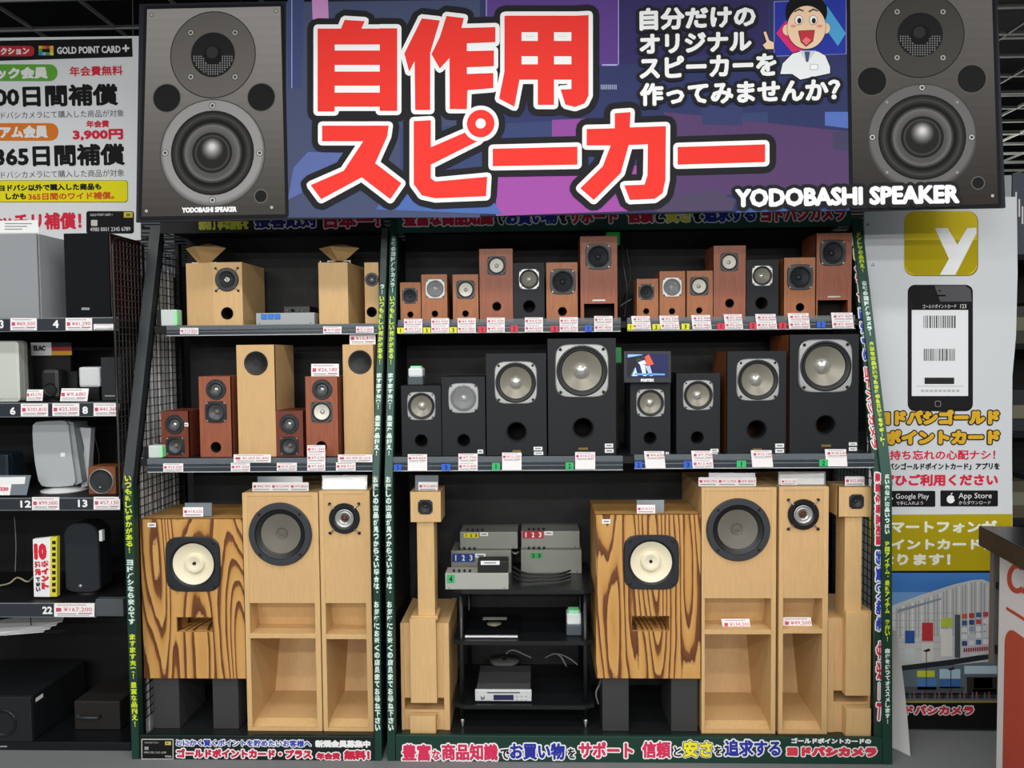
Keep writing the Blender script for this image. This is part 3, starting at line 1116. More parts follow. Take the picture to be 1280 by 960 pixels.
prect(m, po, -59, 226, 159.5, 252.4, C_('e6de22'), -.0015, 4)
text(m, po, 'ヨドバシ以外で購入した商品も', (-1, 230, 127, 238.5), PK, -.002, bold=.45)
text(m, po, 'しかも', (7.5, 241.5, 33, 249.5), PK, -.002, bold=.45)
text(m, po, '365日間のワイド補償。', (35.5, 240.5, 143, 249.8), C_('cc5a2a'), -.002, bold=.4)
text(m, po, 'バッチリ補償！', (-22, 266, 102, 287.5), PR, -.001, bold=.9)
prect(m, po, 108, 264, 167.5, 292, PK, -.001, 3)
text(m, po, 'GOLD POINT CARD +', (113, 267, 141, 270), WO, -.0015)
text(m, po, '4980 0001 2345 6789', (113, 284, 163, 289), WO, -.0015)
prect(m, po, 114, 275, 122, 282.5, C_('c9c9c4'), -.0015, 1)
prect(m, po, 155, 265, 166, 272, C_('d8b848'), -.0015)
prect(m, po, 158, 267, 163, 270.5, C_('2f8a5a'), -.002)
m.build('printed_lettering', po.o)
m = M()
a = po.L(166, 45)
m.tube([(a[0], .003, a[1] - .03), (a[0] + .01, .003, a[1] + .9)], .0022, mat('6a6a70', .4))
m.build('hanging_wire', po.o)
# ------------------------------------------------------------------ loudspeaker builders
def driver(th, par, cx, cy, R, kind, y0=0.0):
    """a drive unit: chassis mesh with its cone, surround and cap as sub-parts; R in photo px"""
    x, z = th.L(cx, cy)
    r = R*th.s_(cx, cy)
    n = 48

    def sub(name, prof, mt, sq=None, parent=None):
        mm = M()
        mm.lathe(x, z, [(a*r, b*r) for a, b in prof], mt, y0, n, sq)
        return mm.build(name, parent)

    def screws(mm, d, k, mt, a0=45, num=4, yy=-.075):
        for i in range(num):
            a = radians(a0 + 360/num*i)
            sx, sz = x + d*r*cos(a), z + d*r*sin(a)
            mm.lathe(sx, sz, [(k*r, yy*r), (k*r, (yy-.02)*r), (k*.5*r, (yy-.03)*r), (0, (yy-.01)*r)], mt, y0, 10)
    m = M()
    if kind == 'silver':
        m.frame(x, z, r, .955*r, y0 - .05*r, y0, SILV, sqcut, 64)
        screws(m, 1.13, .06, BLK, yy=-.05)
        f = m.build('driver', par)
        sub('surround', [(.965, -.045), (.93, -.07), (.86, -.075), (.84, -.03), (.81, -.06), (.77, -.03), (.74, .02)], RUB, parent=f)
        sub('cone', [(.76, .0), (.55, .13), (.26, .30)], CONEG, parent=f)
        sub('dust_cap', [(.29, .29), (.27, .22), (.2, .15), (.11, .11), (0, .10)], SILC, parent=f)
    elif kind in ('white', 'clear', 'black', 'grey'):
        fm = {'white': FRG, 'clear': SILV, 'black': FRB, 'grey': FRB}[kind]
        sq = sqc if kind == 'white' else sqo
        m.frame(x, z, r*(.96 if kind == 'white' else 1), .86*r, y0 - .06*r, y0, fm, sq, 64)
        screws(m, 1.13, .07, SILV if kind in ('black', 'grey') else BLK, yy=-.06)
        f = m.build('driver', par)
        sub('surround', [(.87, -.06), (.83, -.09), (.76, -.085), (.71, -.02), (.69, .02)], RUB if kind != 'clear' else FRG, parent=f)
        cm = {'white': CONEW, 'clear': mat('5f6164', .4, spec=.5), 'black': CONEB, 'grey': mat('44484c', .4, spec=.5)}[kind]
        sub('cone', [(.72, .0), (.5, .12), (.2, .27)], cm, parent=f)
        cc = {'white': SILC, 'clear': SILC, 'black': FRB, 'grey': mat('6d6254', .4)}[kind]
        sub('dust_cap', [(.23, .25), (.2, .17), (.12, .11), (0, .09)], cc, parent=f)
        if kind == 'clear':
            sub('clear_guard', [(.97, -.065), (.93, -.16), (.6, -.20), (.3, -.21), (0, -.21)], mat('eef3f5', .12, spec=.8, alpha=.13, bump=.8, nscale=160), sqo, f)
    elif kind == 'cream':
        m.frame(x, z, r, .83*r, y0 - .07*r, y0, FRB, sqcut, 64)
        screws(m, 1.10, .055, BLKG, yy=-.07)
        f = m.build('driver', par)
        sub('surround', [(.84, -.07), (.82, -.02), (.78, -.04), (.745, .0)], RUB, parent=f)
        sub('cone', [(.75, -.01), (.7, .02), (.52, .11), (.37, .18)], CREAM, parent=f)
        sub('whizzer_cone', [(.37, .18), (.345, .02), (.33, .0), (.2, .05), (.06, .09)], CREAM, parent=f)
        sub('dust_cap', [(.06, .09), (.055, .04), (0, .03)], BLK, parent=f)
    elif kind == 'bigring':
        m.frame(x, z, r, .80*r, y0 - .07*r, y0, mat('30353b', .42, spec=.5), None, 64)
        screws(m, .9, .04, BLK, yy=-.07)
        f = m.build('driver', par)
        sub('surround', [(.81, -.07), (.79, .0), (.72, -.01), (.64, .04), (.62, .05)], RUB, parent=f)
        sub('cone', [(.63, .04), (.4, .10), (.19, .15)], CHAR, parent=f)
        sub('dust_cap', [(.195, .15), (.19, .125), (.17, .125), (.165, .14), (.1, .125), (0, .12)], mat('5d5a52', .5), parent=f)
    elif kind == 'slim':
        m.frame(x, z, r, .93*r, y0 - .07*r, y0, BLKG, None, 48)
        f = m.build('driver', par)
        sub('surround', [(.94, -.07), (.9, -.05), (.84, -.06), (.8, -.01)], RUB, parent=f)
        sub('cone', [(.81, -.01), (.5, .10), (.25, .14), (0, .12)], mat('131416', .5, spec=.4), parent=f)
    elif kind == 'tweeter':
        m.frame(x, z, r, .72*r, y0 - .06*r, y0, FRB, None, 48)
        screws(m, .87, .05, BLK, yy=-.06)
        f = m.build('driver', par)
        sub('surround', [(.74, -.05), (.66, -.09), (.58, -.05), (.5, .0)], RUB, parent=f)
        sub('cone', [(.5, .0), (.44, .01), (.43, -.03), (.38, -.03), (.36, .03), (.22, .08)], mat('4c5054', .4, spec=.5), parent=f)
        sub('dust_cap', [(.22, .08), (.18, .0), (.1, -.04), (0, -.05)], SILC, parent=f)
    elif kind == 'clip':
        m.frame(x, z, r, .72*r, y0 - .10*r, y0, BLKG, None, 48)
        f = m.build('driver', par)
        sub('surround', [(.73, -.10), (.66, -.07), (.6, -.04)], RUB, parent=f)
        sub('cone', [(.6, -.04), (.56, -.08), (.52, -.03), (.42, .04), (.4, .0), (.36, .02), (.24, .09)], SILV if R > 15 else CONEB, parent=f)
        sub('phase_plug', [(.25, .08), (.22, .0), (.16, -.04), (.15, .0), (.08, -.08), (0, -.10)], mat('4a2e22', .4) if R > 15 else SILC, parent=f)
        for i in range(4):
            mm = M()
            a = radians(45 + 90*i)
            mm.tube([(x + q*r*cos(a), y0 + b*r, z + q*r*sin(a)) for q, b in ((.93, -.11), (1.12, -.09), (1.32, -.03))], .045*r, SILV, 6)
            mm.lathe(x + 1.34*r*cos(a), z + 1.34*r*sin(a), [(.1*r, 0), (.1*r, -.06*r), (0, -.07*r)], BLK, y0, 10)
            mm.build('clip', f)
    return f


def port(th, par, cx, cy, R, depth, mt=BLK):
    x, z = th.L(cx, cy)
    r = R*th.s_(cx, cy)
    m = M()
    m.lathe(x, z, [(r*1.0, .002), (r*1.07, -.0012), (r*1.02, -.002), (r*.94, .001), (r*.86, .012), (r*.85, depth)], mt, 0, 32)
    m.build('port', par)


def cabinet(name, label, box, Y, depth, zb, front, side, drivers=(), ports=(), slots=(), group=None, cat='loudspeaker', rz=0.0):
    """box-shaped loudspeaker; box/driver/port measures are photo pixels of its front face"""
    x0, y0, x1, y1 = box
    th = Th(name, label, cat, (x0+x1)/2, y1, Y, group=group, z=zb, rot=(0, 0, rz))
    ym = (y0+y1)/2
    a, b = th.L(x0, ym)[0], th.L(x1, ym)[0]
    top = th.L((x0+x1)/2, y0)[1]
    holes = []
    for d in drivers:
        x, z = th.L(d[0], d[1])
        r = d[2]*th.s_(d[0], d[1])
        holes.append(circ(x, z, r*{'silver': .9, 'cream': .8, 'bigring': .78, 'clip': .8, 'slim': .9, 'tweeter': .8}.get(d[3], .84)))
    for p in ports:
        x, z = th.L(p[0], p[1])
        holes.append(circ(x, z, p[2]*th.s_(p[0], p[1])))
    for s in slots:
        zz1 = th.L((s[0]+s[2])/2, s[1])[1]
        zz0 = max(.006, th.L((s[0]+s[2])/2, s[3])[1])
        holes.append(rect(th.L(s[0], s[1])[0], th.L(s[2], s[1])[0], zz0, zz1))
    m = M()
    m.panel(a, b, 0, top, 0, .012, holes, front, INSIDE if not slots else side)
    c = .0012
    for q in ((a, a, 0, top), (b, b, 0, top)):
        m.add([(q[0], c, 0), (q[0], depth, 0), (q[0], depth, top), (q[0], c, top)], [(0, 1, 2, 3)], side)
    m.add([(a, c, top), (b, c, top), (b, depth, top), (a, depth, top)], [(0, 1, 2, 3)], side)
    m.add([(a, c, 0), (b, c, 0), (b, depth, 0), (a, depth, 0)], [(0, 1, 2, 3)], side)
    m.add([(a, depth, 0), (b, depth, 0), (b, depth, top), (a, depth, top)], [(0, 1, 2, 3)], side)
    m.build('cabinet', th.o)
    for d in drivers:
        driver(th, th.o, *d)
    for p in ports:
        port(th, th.o, p[0], p[1], p[2], min(.09, depth*.6), p[3] if len(p) > 3 else BLK)
    return th


def sticker(th, x0, y0, x1, y1, mt=WHITE, lines=1, name='sticker', y=-.0006):
    m = M()
    a, b = th.L(x0, (y0+y1)/2)[0], th.L(x1, (y0+y1)/2)[0]
    t, u = th.L((x0+x1)/2, y0)[1], max(.001, th.L((x0+x1)/2, y1)[1])
    m.box(a, b, y, 0, u, t, mt)
    if lines:
        h = (t-u)/(2*lines+1)
        for i in range(lines):
            m.box(a + (b-a)*.18, b - (b-a)*.18, y-.0003, y, u + h*(2*i+1), u + h*(2*i+2), GRY)
    m.build(name, th.o)


# ------------------------------------------------------------------ narrow bay, lowest tier
LAU1, LAU2 = lauan(3.1), lauan(8.6)
SIDEL = mat('b98d52', .5, noise=.12, nscale=16, stretch=(1, 1, 6))
YB = 0.06


def plywood(label, box, drv, slot, stick, lau, stand_label, blocks, deep=.30):
    zt = P((box[0]+box[2])/2, box[3], YB).z
    th = cabinet('plywood_speaker', label, box, YB, deep, zt, lau, SIDEL, [drv], slots=[slot])
    sticker(th, *stick, lines=1)
    # slot duct
    a, b = th.L(slot[0], slot[1])[0], th.L(slot[2], slot[1])[0]
    t, u = th.L(slot[0], slot[1])[1], th.L(slot[0], slot[3])[1]
    m = M()
    m.add([(x, y, z) for y in (.01, .16) for x in (a, b) for z in (u, t)], [(0, 1, 5, 4), (2, 3, 7, 6), (0, 2, 6, 4), (1, 3, 7, 5), (4, 5, 7, 6)], lau)
    m.build('port_duct', th.o)
    for i, (x0, x1) in enumerate(blocks):
        q = Th('speaker_stand_block', stand_label[i], 'stand', (x0+x1)/2, 910, YB + .015, z=DECK, group=None)
        m = M()
        a, b = q.L(x0, 880)[0], q.L(x1, 880)[0]
        m.box(a, b, 0, .24, 0, zt - DECK - .0006, mat('373939', .55), .002)
        m.build('block', q.o)
    return th, zt


plywood('bold-grained plywood loudspeaker with cream cone beside the wire grid', (177.5, 649, 305, 848), (241.7, 705, 34.2, 'cream'), (220.5, 771.5, 265.5, 790), (184.5, 653.5, 195, 659), LAU1,
        ['dark grey stand block under the plywood speaker, next to the wire grid', 'dark grey stand block under the plywood speaker, next to the horn tower'], ((192, 224), (266, 298)))
plywood('bold-grained plywood loudspeaker with cream cone beside the black equipment rack', (745, 643.5, 875.5, 848), (814, 702.5, 34.6, 'cream'), (790, 770, 836.7, 789), (752.5, 649, 763, 654.6), LAU2,
        ['dark grey stand block under the plywood speaker, next to the equipment rack', 'dark grey stand block under the plywood speaker, next to the round-driver tower'], ((753, 786), (839, 872)))


def horn_tower(label, box, upper, shelf, cav, drv, kind_flat=False, t_px=5.5, depth=.40):
    """back-loaded horn: closed driver section over two open horn mouths"""
    x0, y0, x1, y1 = box
    th = Th('horn_speaker', label, 'loudspeaker', (x0+x1)/2, y1, YB, z=DECK)
    ym = 760
    a, b = th.L(x0, ym)[0], th.L(x1, ym)[0]
    zz = lambda y: th.L((x0+x1)/2, y)[1]
    top = zz(y0)
    ci, cj = th.L(cav[0], ym)[0], th.L(cav[1], ym)[0]
    t = .013
    x, z = th.L(drv[0], drv[1])
    r = drv[2]*th.s_(drv[0], drv[1])
    m = M()
    m.box(a, ci, 0, depth, 0, top, BIRCH2, .001)
    m.box(cj, b, 0, depth, 0, top, BIRCH2, .001)
    m.box(ci, cj, 0.0, depth, 0, t, BIRCH2, .001)
    m.box(ci, cj, 0.0, depth, top - t, top, BIRCH2, .001)
    m.box(ci, cj, depth - t, depth, t, top - t, BIRCH)
    m.build('cabinet', th.o)
    m = M()
    m.panel(ci, cj, zz(upper), top - t, 0.002, .016, [circ(x, z, r*(.78 if drv[3] == 'bigring' else .8))], BIRCH, INSIDE)
    m.box(ci, cj, .016, .02, zz(upper), zz(upper) + .01, BIRCH)
    m.build('front_baffle', th.o)
    m = M()
    m.box(ci, cj, .0, depth - t, zz(shelf[1]), zz(shelf[0]), BIRCH2, .001)
    m.build('shelf', th.o)
    # upper mouth: board closing it a hand deep
    m = M()
    zu, zs = zz(upper), zz(shelf[0])
    m.add([(ci, .11, zs), (cj, .11, zs), (cj, .07, zu + .012), (ci, .07, zu + .012)], [(0, 1, 2, 3)], BIRCH)
    m.box(ci, cj, .016, .11, zu + .008, zu + .02, BIRCH)
    m.build('mouth_board', th.o)
    m = M()
    # lower mouth: flared floor lip, slanted back board, ceiling step
    zl = zz(shelf[1])
    m.add([(ci, .012, t), (cj, .012, t), (cj, .05, t + .016), (ci, .05, t + .016)], [(0, 1, 2, 3)], BIRCH2)
    m.add([(ci, .05, t + .016), (cj, .05, t + .016), (cj, .27, t + .03), (ci, .27, t + .03)], [(0, 1, 2, 3)], BIRCH)
    m.add([(ci, .27, t + .03), (cj, .27, t + .03), (cj, .37, zl - .055), (ci, .37, zl - .055)], [(0, 1, 2, 3)], BIRCH)
    m.build('horn_board', th.o)
    m = M()
    m.box(ci, cj, .30, depth - t, zl - .055, zl - .01, BIRCH)
    m.build('horn_board', th.o)
    driver(th, th.o, *drv)
    return th


horn_tower('birch horn tower with large round charcoal driver and empty mouth, in the narrow bay', (306, 616, 400, 915), 754, (792, 798), (312, 393.5), (350.6, 667.5, 39.4, 'bigring'))
horn_tower('slim birch horn tower with clipped silver driver beside the central green posts', (401.5, 613.5, 464.5, 915), 754, (793, 799), (407, 457.5), (430.6, 648, 19.2, 'clip'))
horn_tower('birch horn tower with large round charcoal driver and ¥134,200 card in its mouth', (877, 609.5, 970, 909), 748, (787.5, 793), (881, 964), (922.5, 662, 40, 'bigring'))
horn_tower('slim birch horn tower with clipped silver driver and ¥49,500 card in its mouth', (973.5, 608.5, 1035, 909), 748, (786.5, 792), (979, 1028), (1004, 643, 19.5, 'clip'))


def pillar(label, cube, drv, pill, body, plank, slot, foot, ytop):
    """small cube speaker on a column rising from a folded-horn base"""
    th = Th('column_speaker', label, 'loudspeaker', (body[0]+body[2])/2, body[3], YB, z=DECK)
    X = lambda x, y=760: th.L(x, y)[0]
    zz = lambda y: th.L((body[0]+body[2])/2, y)[1]
    cx0, cy0, cx1, cy1 = cube
    c = (X(cx0, 630), X(cx1, 630))
    m = M()
    dx, dz = th.L(drv[0], drv[1])
    r = drv[2]*th.s_(drv[0], drv[1])
    m.panel(c[0], c[1], zz(cy1), zz(cy0), 0, .012, [circ(dx, dz, r*.8)], BIRCH2, INSIDE)
    for q in (c[0], c[1]):
        m.add([(q, 0, zz(cy1)), (q, .13, zz(cy1)), (q, .13, zz(cy0)), (q, 0, zz(cy0))], [(0, 1, 2, 3)], BIRCH)
    for q in (zz(cy1), zz(cy0)):
        m.add([(c[0], 0, q), (c[1], 0, q), (c[1], .13, q), (c[0], .13, q)], [(0, 1, 2, 3)], BIRCH)
    m.add([(c[0], .13, zz(cy1)), (c[1], .13, zz(cy1)), (c[1], .13, zz(cy0)), (c[0], .13, zz(cy0))], [(0, 1, 2, 3)], BIRCH)
    m.build('head_box', th.o)
    driver(th, th.o, *drv)
    m = M()
    m.box(X(pill[0], 700), X(pill[1], 700), .012, .10, zz(body[1]) - .05, zz(cy1), BIRCH2, .002)
    m.build('column', th.o)
    # base with its slot
    b0, b1 = X(body[0]), X(body[2])
    s0, s1 = X(slot[0]), X(slot[2])
    m = M()
    t, zt = .014, zz(body[1])
    m.box(b0, s0, .015, .33, 0, zt, BIRCH, .001)
    m.box(s1, b1, .015, .33, 0, zt, BIRCH, .001)
    m.box(s0, s1, .02, .32, zz(slot[1]), zt, BIRCH, .0)
    m.box(s0, s1, .02, .32, 0, zz(slot[3]), BIRCH, .0)
    m.box(s0, s1, .10, .32, zz(slot[3]), zz(slot[1]), mat('8a6d42', .6))
    m.build('base_box', th.o)
    m = M()
    m.box(X(plank[0]), X(plank[2]), -.012, .02, zz(plank[3]), zz(plank[1]), BIRCH2, .001)
    m.box(X(plank[0]) + .004, X(plank[2]) + .006, .0, .10, zz(plank[1]) - .01, zz(plank[1]) + .006, BIRCH2, .001)
    m.build('front_plank', th.o)
    m = M()
    m.box(X(foot[0]), X(foot[2]), -.02, .02, 0.0, zz(foot[1]), BIRCH2, .001)
    m.build('foot_block', th.o)
    return th


pillar('birch column speaker with small cube head standing by the central green posts', (513, 614.5, 551, 652.5), (531.6, 633.8, 9.3, 'black'), (521, 542.5), (499, 781, 560, 918.5), (512.5, 772, 545, 877), (503, 875, 553, 890), (511.5, 892.5, 543.5, 921), 0)
pillar('birch column speaker with small cube head standing by the outer green post', (1048.5, 608.6, 1089, 645.8), (1070.6, 627, 9.4, 'black'), (1057.5, 1079), (1037, 774.6, 1093, 909.6), (1056, 765.5, 1087.5, 868), (1044.8, 866, 1088, 880), (1056, 883, 1087.5, 911), 0)

# ------------------------------------------------------------------ wide bay, middle tier: black vinyl loudspeakers
YM = 0.09
BLACKS = [
    ((502, 482, 551.5, 570), (526.7, 507.6, 17.6, 'silver'), (526.5, 551, 8), 'smallest black vinyl speaker at the end next to the central green posts', []),
    ((552.5, 471, 606.5, 570), (579.3, 497.7, 18.8, 'clear'), (579.6, 550.6, 8), 'black vinyl speaker with clear-covered driver above the yellow-tagged amplifier', [(597, 562, 604, 567)]),
    ((608, 441.7, 683, 569), (644.7, 478.3, 26.6, 'silver'), (645.7, 539.7, 12.3), 'mid-height black vinyl speaker between a clear-covered one and the tallest one', [(667, 558.5, 678, 563), (667.5, 564.5, 679, 569)]),
    ((685, 423, 770, 568), (727.3, 463.5, 33.4, 'silver'), (729, 535, 12.8), 'tallest black vinyl speaker, next to the small video screen', [(756, 554.5, 766.5, 559.5), (756, 561, 767, 566)]),
    ((788, 478, 838, 568), (813, 503.7, 17.6, 'silver'), (812.6, 547.6, 8), 'small black vinyl speaker directly under the video screen', [(832, 565, 836, 568)]),
    ((845.5, 466.4, 900, 568), (872.6, 494, 19, 'silver'), (871.6, 547, 8), 'small black vinyl speaker beside the one under the video screen, without cover', [(888, 561, 898, 565), (889, 565.5, 897, 568)]),
    ((909, 439, 982.5, 567), (947, 474.7, 26.7, 'silver'), (946, 537, 12.2), 'mid-height black vinyl speaker with brown side, beside the tall one at the outer post', [(969, 554.5, 980, 559.5), (969, 561, 980, 566)]),
    ((987, 418, 1073, 566), (1031.5, 457.5, 33.6, 'silver'), (1032, 531, 12.3), 'tall black vinyl speaker with brown side at the outer green post', [(1061, 553, 1071, 557), (1061, 559, 1071, 563.5)]),
]
for i, (bx, dr, po_, lb, st) in enumerate(BLACKS):
    th = cabinet('black_speaker', lb, bx, YM, .25 if bx[3]-bx[1] > 110 else .20, SH2, VINYL, DRKW if i > 5 else VINYL, [dr], [po_])
    for s in st:
        sticker(th, *s)
    if i in (2, 3, 6, 7):
        sticker(th, *((640.5, 562.5, 651, 565.3), (723, 559.5, 735, 562.3), 0, 0, (941, 560.5, 952, 563.3), (1026.6, 555.7, 1038.5, 558.5))[i-2], mt=mat('8d7a48', .35, metal=.5), lines=0, name='badge')

# small video screen on the speaker
th = Th('video_screen', 'small black video screen with an orange and blue picture standing on a black speaker', 'screen', 809, 478, YM - .028, z=None)
m = M()
m.extr([th.L(*p) for p in ((780, 439), (838.5, 439), (838.7, 478), (780.3, 478))], 0, .018, mat('303236', .45))
m.build('housing', th.o)
m = M()
prect(m, th, 783.5, 442.3, 835, 471.5, mat('2b2f55', .2, emit=.5))
for pts, h in (([(784, 447), (803, 443.5), (806, 450), (797, 453), (790, 470), (784, 470)], '17171f'), ([(788, 470), (794, 458), (797, 470)], 'b9d4ea'), ([(806, 446), (811, 443), (817, 455), (809, 458)], 'e8563a'),
               ([(794, 449), (804, 446), (808, 455), (800, 456)], 'cfd6ea'), ([(800, 456), (806, 456), (808, 470), (804, 470)], 'c9dcef'), ([(806, 457), (812, 456), (816, 470), (812, 470)], '9db8d8'),
               ([(793, 466.5), (831, 467), (831, 469), (793, 469)], '5f9ad0'), ([(784.5, 443), (803, 443), (803, 445), (784.5, 447)], '88b0dc')):
    ppoly(m, th, pts, mat(h, .3, emit=.7), -.0013)
m.build('display', th.o)
m = M()
text(m, th, 'FOSTEX', (801, 473.3, 817.5, 477.2), WHITE, bold=.4)
m.build('badge', th.o)
m = M()
a, z0 = th.L(790, 478)
b, _ = th.L(830, 478)
m.box(a, b, .004, .05, SH2 + 0 - th.m.translation.z + .0, z0, mat('202226', .5)) if False else None
m.box(a, b, .018, .05, z0 - .004, z0 + .05, mat('202226', .5))
m.build('stand', th.o)

# ------------------------------------------------------------------ wide bay, top tier
YT = 0.215
TOPS = []
A_ = 'nearer the central posts'
B_ = 'nearer the phone poster'
for h, sets in ((A_, [((500.5, 353, 526, 402), (512.4, 369.7, 9.8, 'black'), (513, 393.2, 3.6)), ((527, 343, 559, 402), (544, 361, 12.2, 'clear'), (543.7, 392.2, 3.8)),
                      ((566, 343, 598, 402), (582, 362, 12, 'white'), (582, 392, 3.8)), ((599.5, 311, 641, 402), (620.7, 332, 12.3, 'white'), (621, 383, 5.3)),
                      ((641.5, 328.5, 680.5, 402), (661.3, 349, 12.6, 'silver'), (661.5, 383, 7.6)), ((683, 328, 722, 402), (703.5, 352, 16, 'black'), (703, 389.3, 5.3)),
                      ((725.6, 295, 771.6, 401), (748, 320.7, 16.2, 'black'), (730, 379.5, 768, 399.5))]),
                (B_, [((796, 348.5, 823, 399), (808, 365, 9.8, 'black'), (807.7, 389, 3.5)), ((824.5, 339, 856.5, 399), (840, 359, 12.3, 'clear'), (840, 389, 3.7)),
                      ((858.5, 338.5, 891, 399), (874, 357.7, 12.2, 'white'), (874, 388, 3.7)), ((892, 307, 932, 399), (911.6, 327.6, 12, 'white'), (912, 379, 5.3)),
                      ((933, 324.7, 973, 399), (952.8, 344.7, 12.8, 'silver'), (952, 379, 7.7)), ((980, 322, 1019, 399), (1000, 346.5, 16.2, 'black'), (1000, 384, 5)),
                      ((1020.5, 291.5, 1064.5, 399), (1041, 316, 16.4, 'black'), (1022, 375, 1060, 397))])):
    D7 = ['smallest brown wooden speaker with black driver', 'small brown wooden speaker with a clear-covered driver', 'small brown wooden speaker with a white cone',
          'reddish brown tall wooden speaker with a small white cone', 'small black speaker between brown ones on the top shelf', 'mid-sized orange-brown speaker with a big black driver', 'tallest reddish brown speaker with open slot at its foot']
    for i, (bx, dr, pt) in enumerate(sets):
        mf = [TEAK, TEAK, TEAK, WALN, VINYL, TEAK, WALN][i]
        md = [TEAK, TEAK, TEAK, WALN, VINYL, TEAK, WALN][i]
        th = cabinet('bookshelf_speaker', D7[i] + ', ' + h, bx, YT, [.10, .12, .12, .16, .14, .15, .17][i], SH1, mf, md, [dr], [pt] if i < 6 else [], [pt] if i == 6 else [])
        if i == 6:
            xm = (bx[0]+bx[2])/2
            sticker(th, xm - 8, pt[1] - 5, xm + 8, pt[1] - 3.2, SILV, 0, 'badge')
            m = M()
            a, b = th.L(pt[0], 385)[0], th.L(pt[2], 385)[0]
            m.box(a, b, .07, .08, .006, th.L(xm, pt[1])[1], INSIDE)
            m.build('slot_back', th.o)

# ------------------------------------------------------------------ narrow bay, middle tier
YN = 0.09
two = [((202, 514, 235.5, 574), [(218.4, 530.7, 12.2, 'tweeter'), (219, 557.5, 11.8, 'grey')], [], WALN2, .17, 'short dark red two-way speaker with white sticker beside the wire grid', [(234 - 4, 528.5, 235.2, 533)]),
       ((249.5, 470.5, 288.8, 574), [(270, 487, 12.8, 'tweeter'), (270, 515, 13.6, 'grey')], [(270, 559, 6.3)], WALN, .16, 'red-brown two-way speaker with round port between the short one and the pale tall box', []),
       ((345, 513.5, 379, 574), [(361.6, 530, 12.3, 'tweeter'), (361.6, 557.5, 11.8, 'grey')], [], WALN2, .17, 'short dark red two-way speaker between the pale tall box and the cream-coned speaker', []),
       ((382.5, 470.5, 422.5, 574), [(402.6, 487, 12.8, 'tweeter'), (402, 515, 13.8, 'white')], [(401.8, 558, 6.3)], WALN, .16, 'red-brown two-way speaker with cream cone under the ¥26,180 card', [])]
for bx, dr, pt, mt, dp, lb, st in two:
    th = cabinet('two_way_speaker', lb, bx, YN, dp, SH2, mt, mt, dr, pt)
    for s in st:
        sticker(th, *s)
for bx, dr, lb in (((297, 431, 344, 574), (320, 454, 14.8, 'slim'), 'tall pale birch speaker with one black driver between two red-brown speakers'),
                   ((429.5, 430.5, 467.5, 574), (450, 452.6, 14.8, 'slim'), 'tall pale birch speaker with one black driver under the ¥15,410 card')):
    cabinet('tall_birch_speaker', lb, bx, YN if bx[0] < 400 else .13, .24, SH2, BIRCH, BIRCH, [dr])

# ------------------------------------------------------------------ narrow bay, top tier
YQ = 0.215
th = Th('angled_speaker', 'birch speaker with folded front and clipped black driver beside the wire grid', 'loudspeaker', 266, 404, YQ, z=SH1)
X = lambda x: th.L(x, 365)[0]
top = th.L(270, 328)[1]
m = M()
x0, x1, x2 = X(230.5), X(266.5), X(303)
dx, dz = th.L(283.7, 349.5)
px = th.s_(283, 360)
qx, qz = th.L(284, 391.7)
m.panel(x1, x2, 0, top, 0, .012, [circ(dx, dz, 12*px), circ(qx, qz, 7*px)], BIRCH2, INSIDE)
m.add([(x0, .02, 0), (x1, 0, 0), (x1, 0, top), (x0, .02, top)], [(0, 1, 2, 3)], BIRCH)
m.add([(x2, 0, 0), (x2 + .01, .23, 0), (x2 + .01, .23, top), (x2, 0, top)], [(0, 1, 2, 3)], BIRCH2)
m.add([(x0, .02, 0), (x0, .23, 0), (x0, .23, top), (x0, .02, top)], [(0, 1, 2, 3)], BIRCH)
m.add([(x0, .23, 0), (x2 + .01, .23, 0), (x2 + .01, .23, top), (x0, .23, top)], [(0, 1, 2, 3)], BIRCH)
for zq in (0, top):
    m.add([(x0, .02, zq), (x1, 0, zq), (x2, 0, zq), (x2 + .01, .23, zq), (x0, .23, zq)], [(0, 1, 2, 3, 4)], BIRCH)
m.build('cabinet', th.o)
driver(th, th.o, 283.7, 349.5, 14.6, 'clip')
port(th, th.o, 284, 391.7, 7.2, .07)
th = Th('angled_speaker', 'birch speaker showing only its plain side panel under the second wooden reflector', 'loudspeaker', 417, 404, YQ, z=SH1)
m = M()
x0, x1 = th.L(398.5, 365)[0], th.L(435, 365)[0]
m.prism([(x0, .0), (x1, 0.0), (x1 + .02, .22), (x0, .22)], 0, th.L(417, 328)[1], BIRCH2, BIRCH)
m.build('cabinet', th.o)
m = M()
m.box(x0 + .004, x0 + .008, .01, .014, th.L(417, 328)[1] - .001, th.L(417, 328)[1] + .008, WHITE)
m.build('peg', th.o)
cabinet('angled_speaker', 'birch speaker with black driver partly hidden behind the central green post', (456, 328, 473.5, 404), .275, .22, SH1, BIRCH2, BIRCH, [(464.7, 349.5, 8.6, 'tweeter')], [(464.7, 390, 6)])


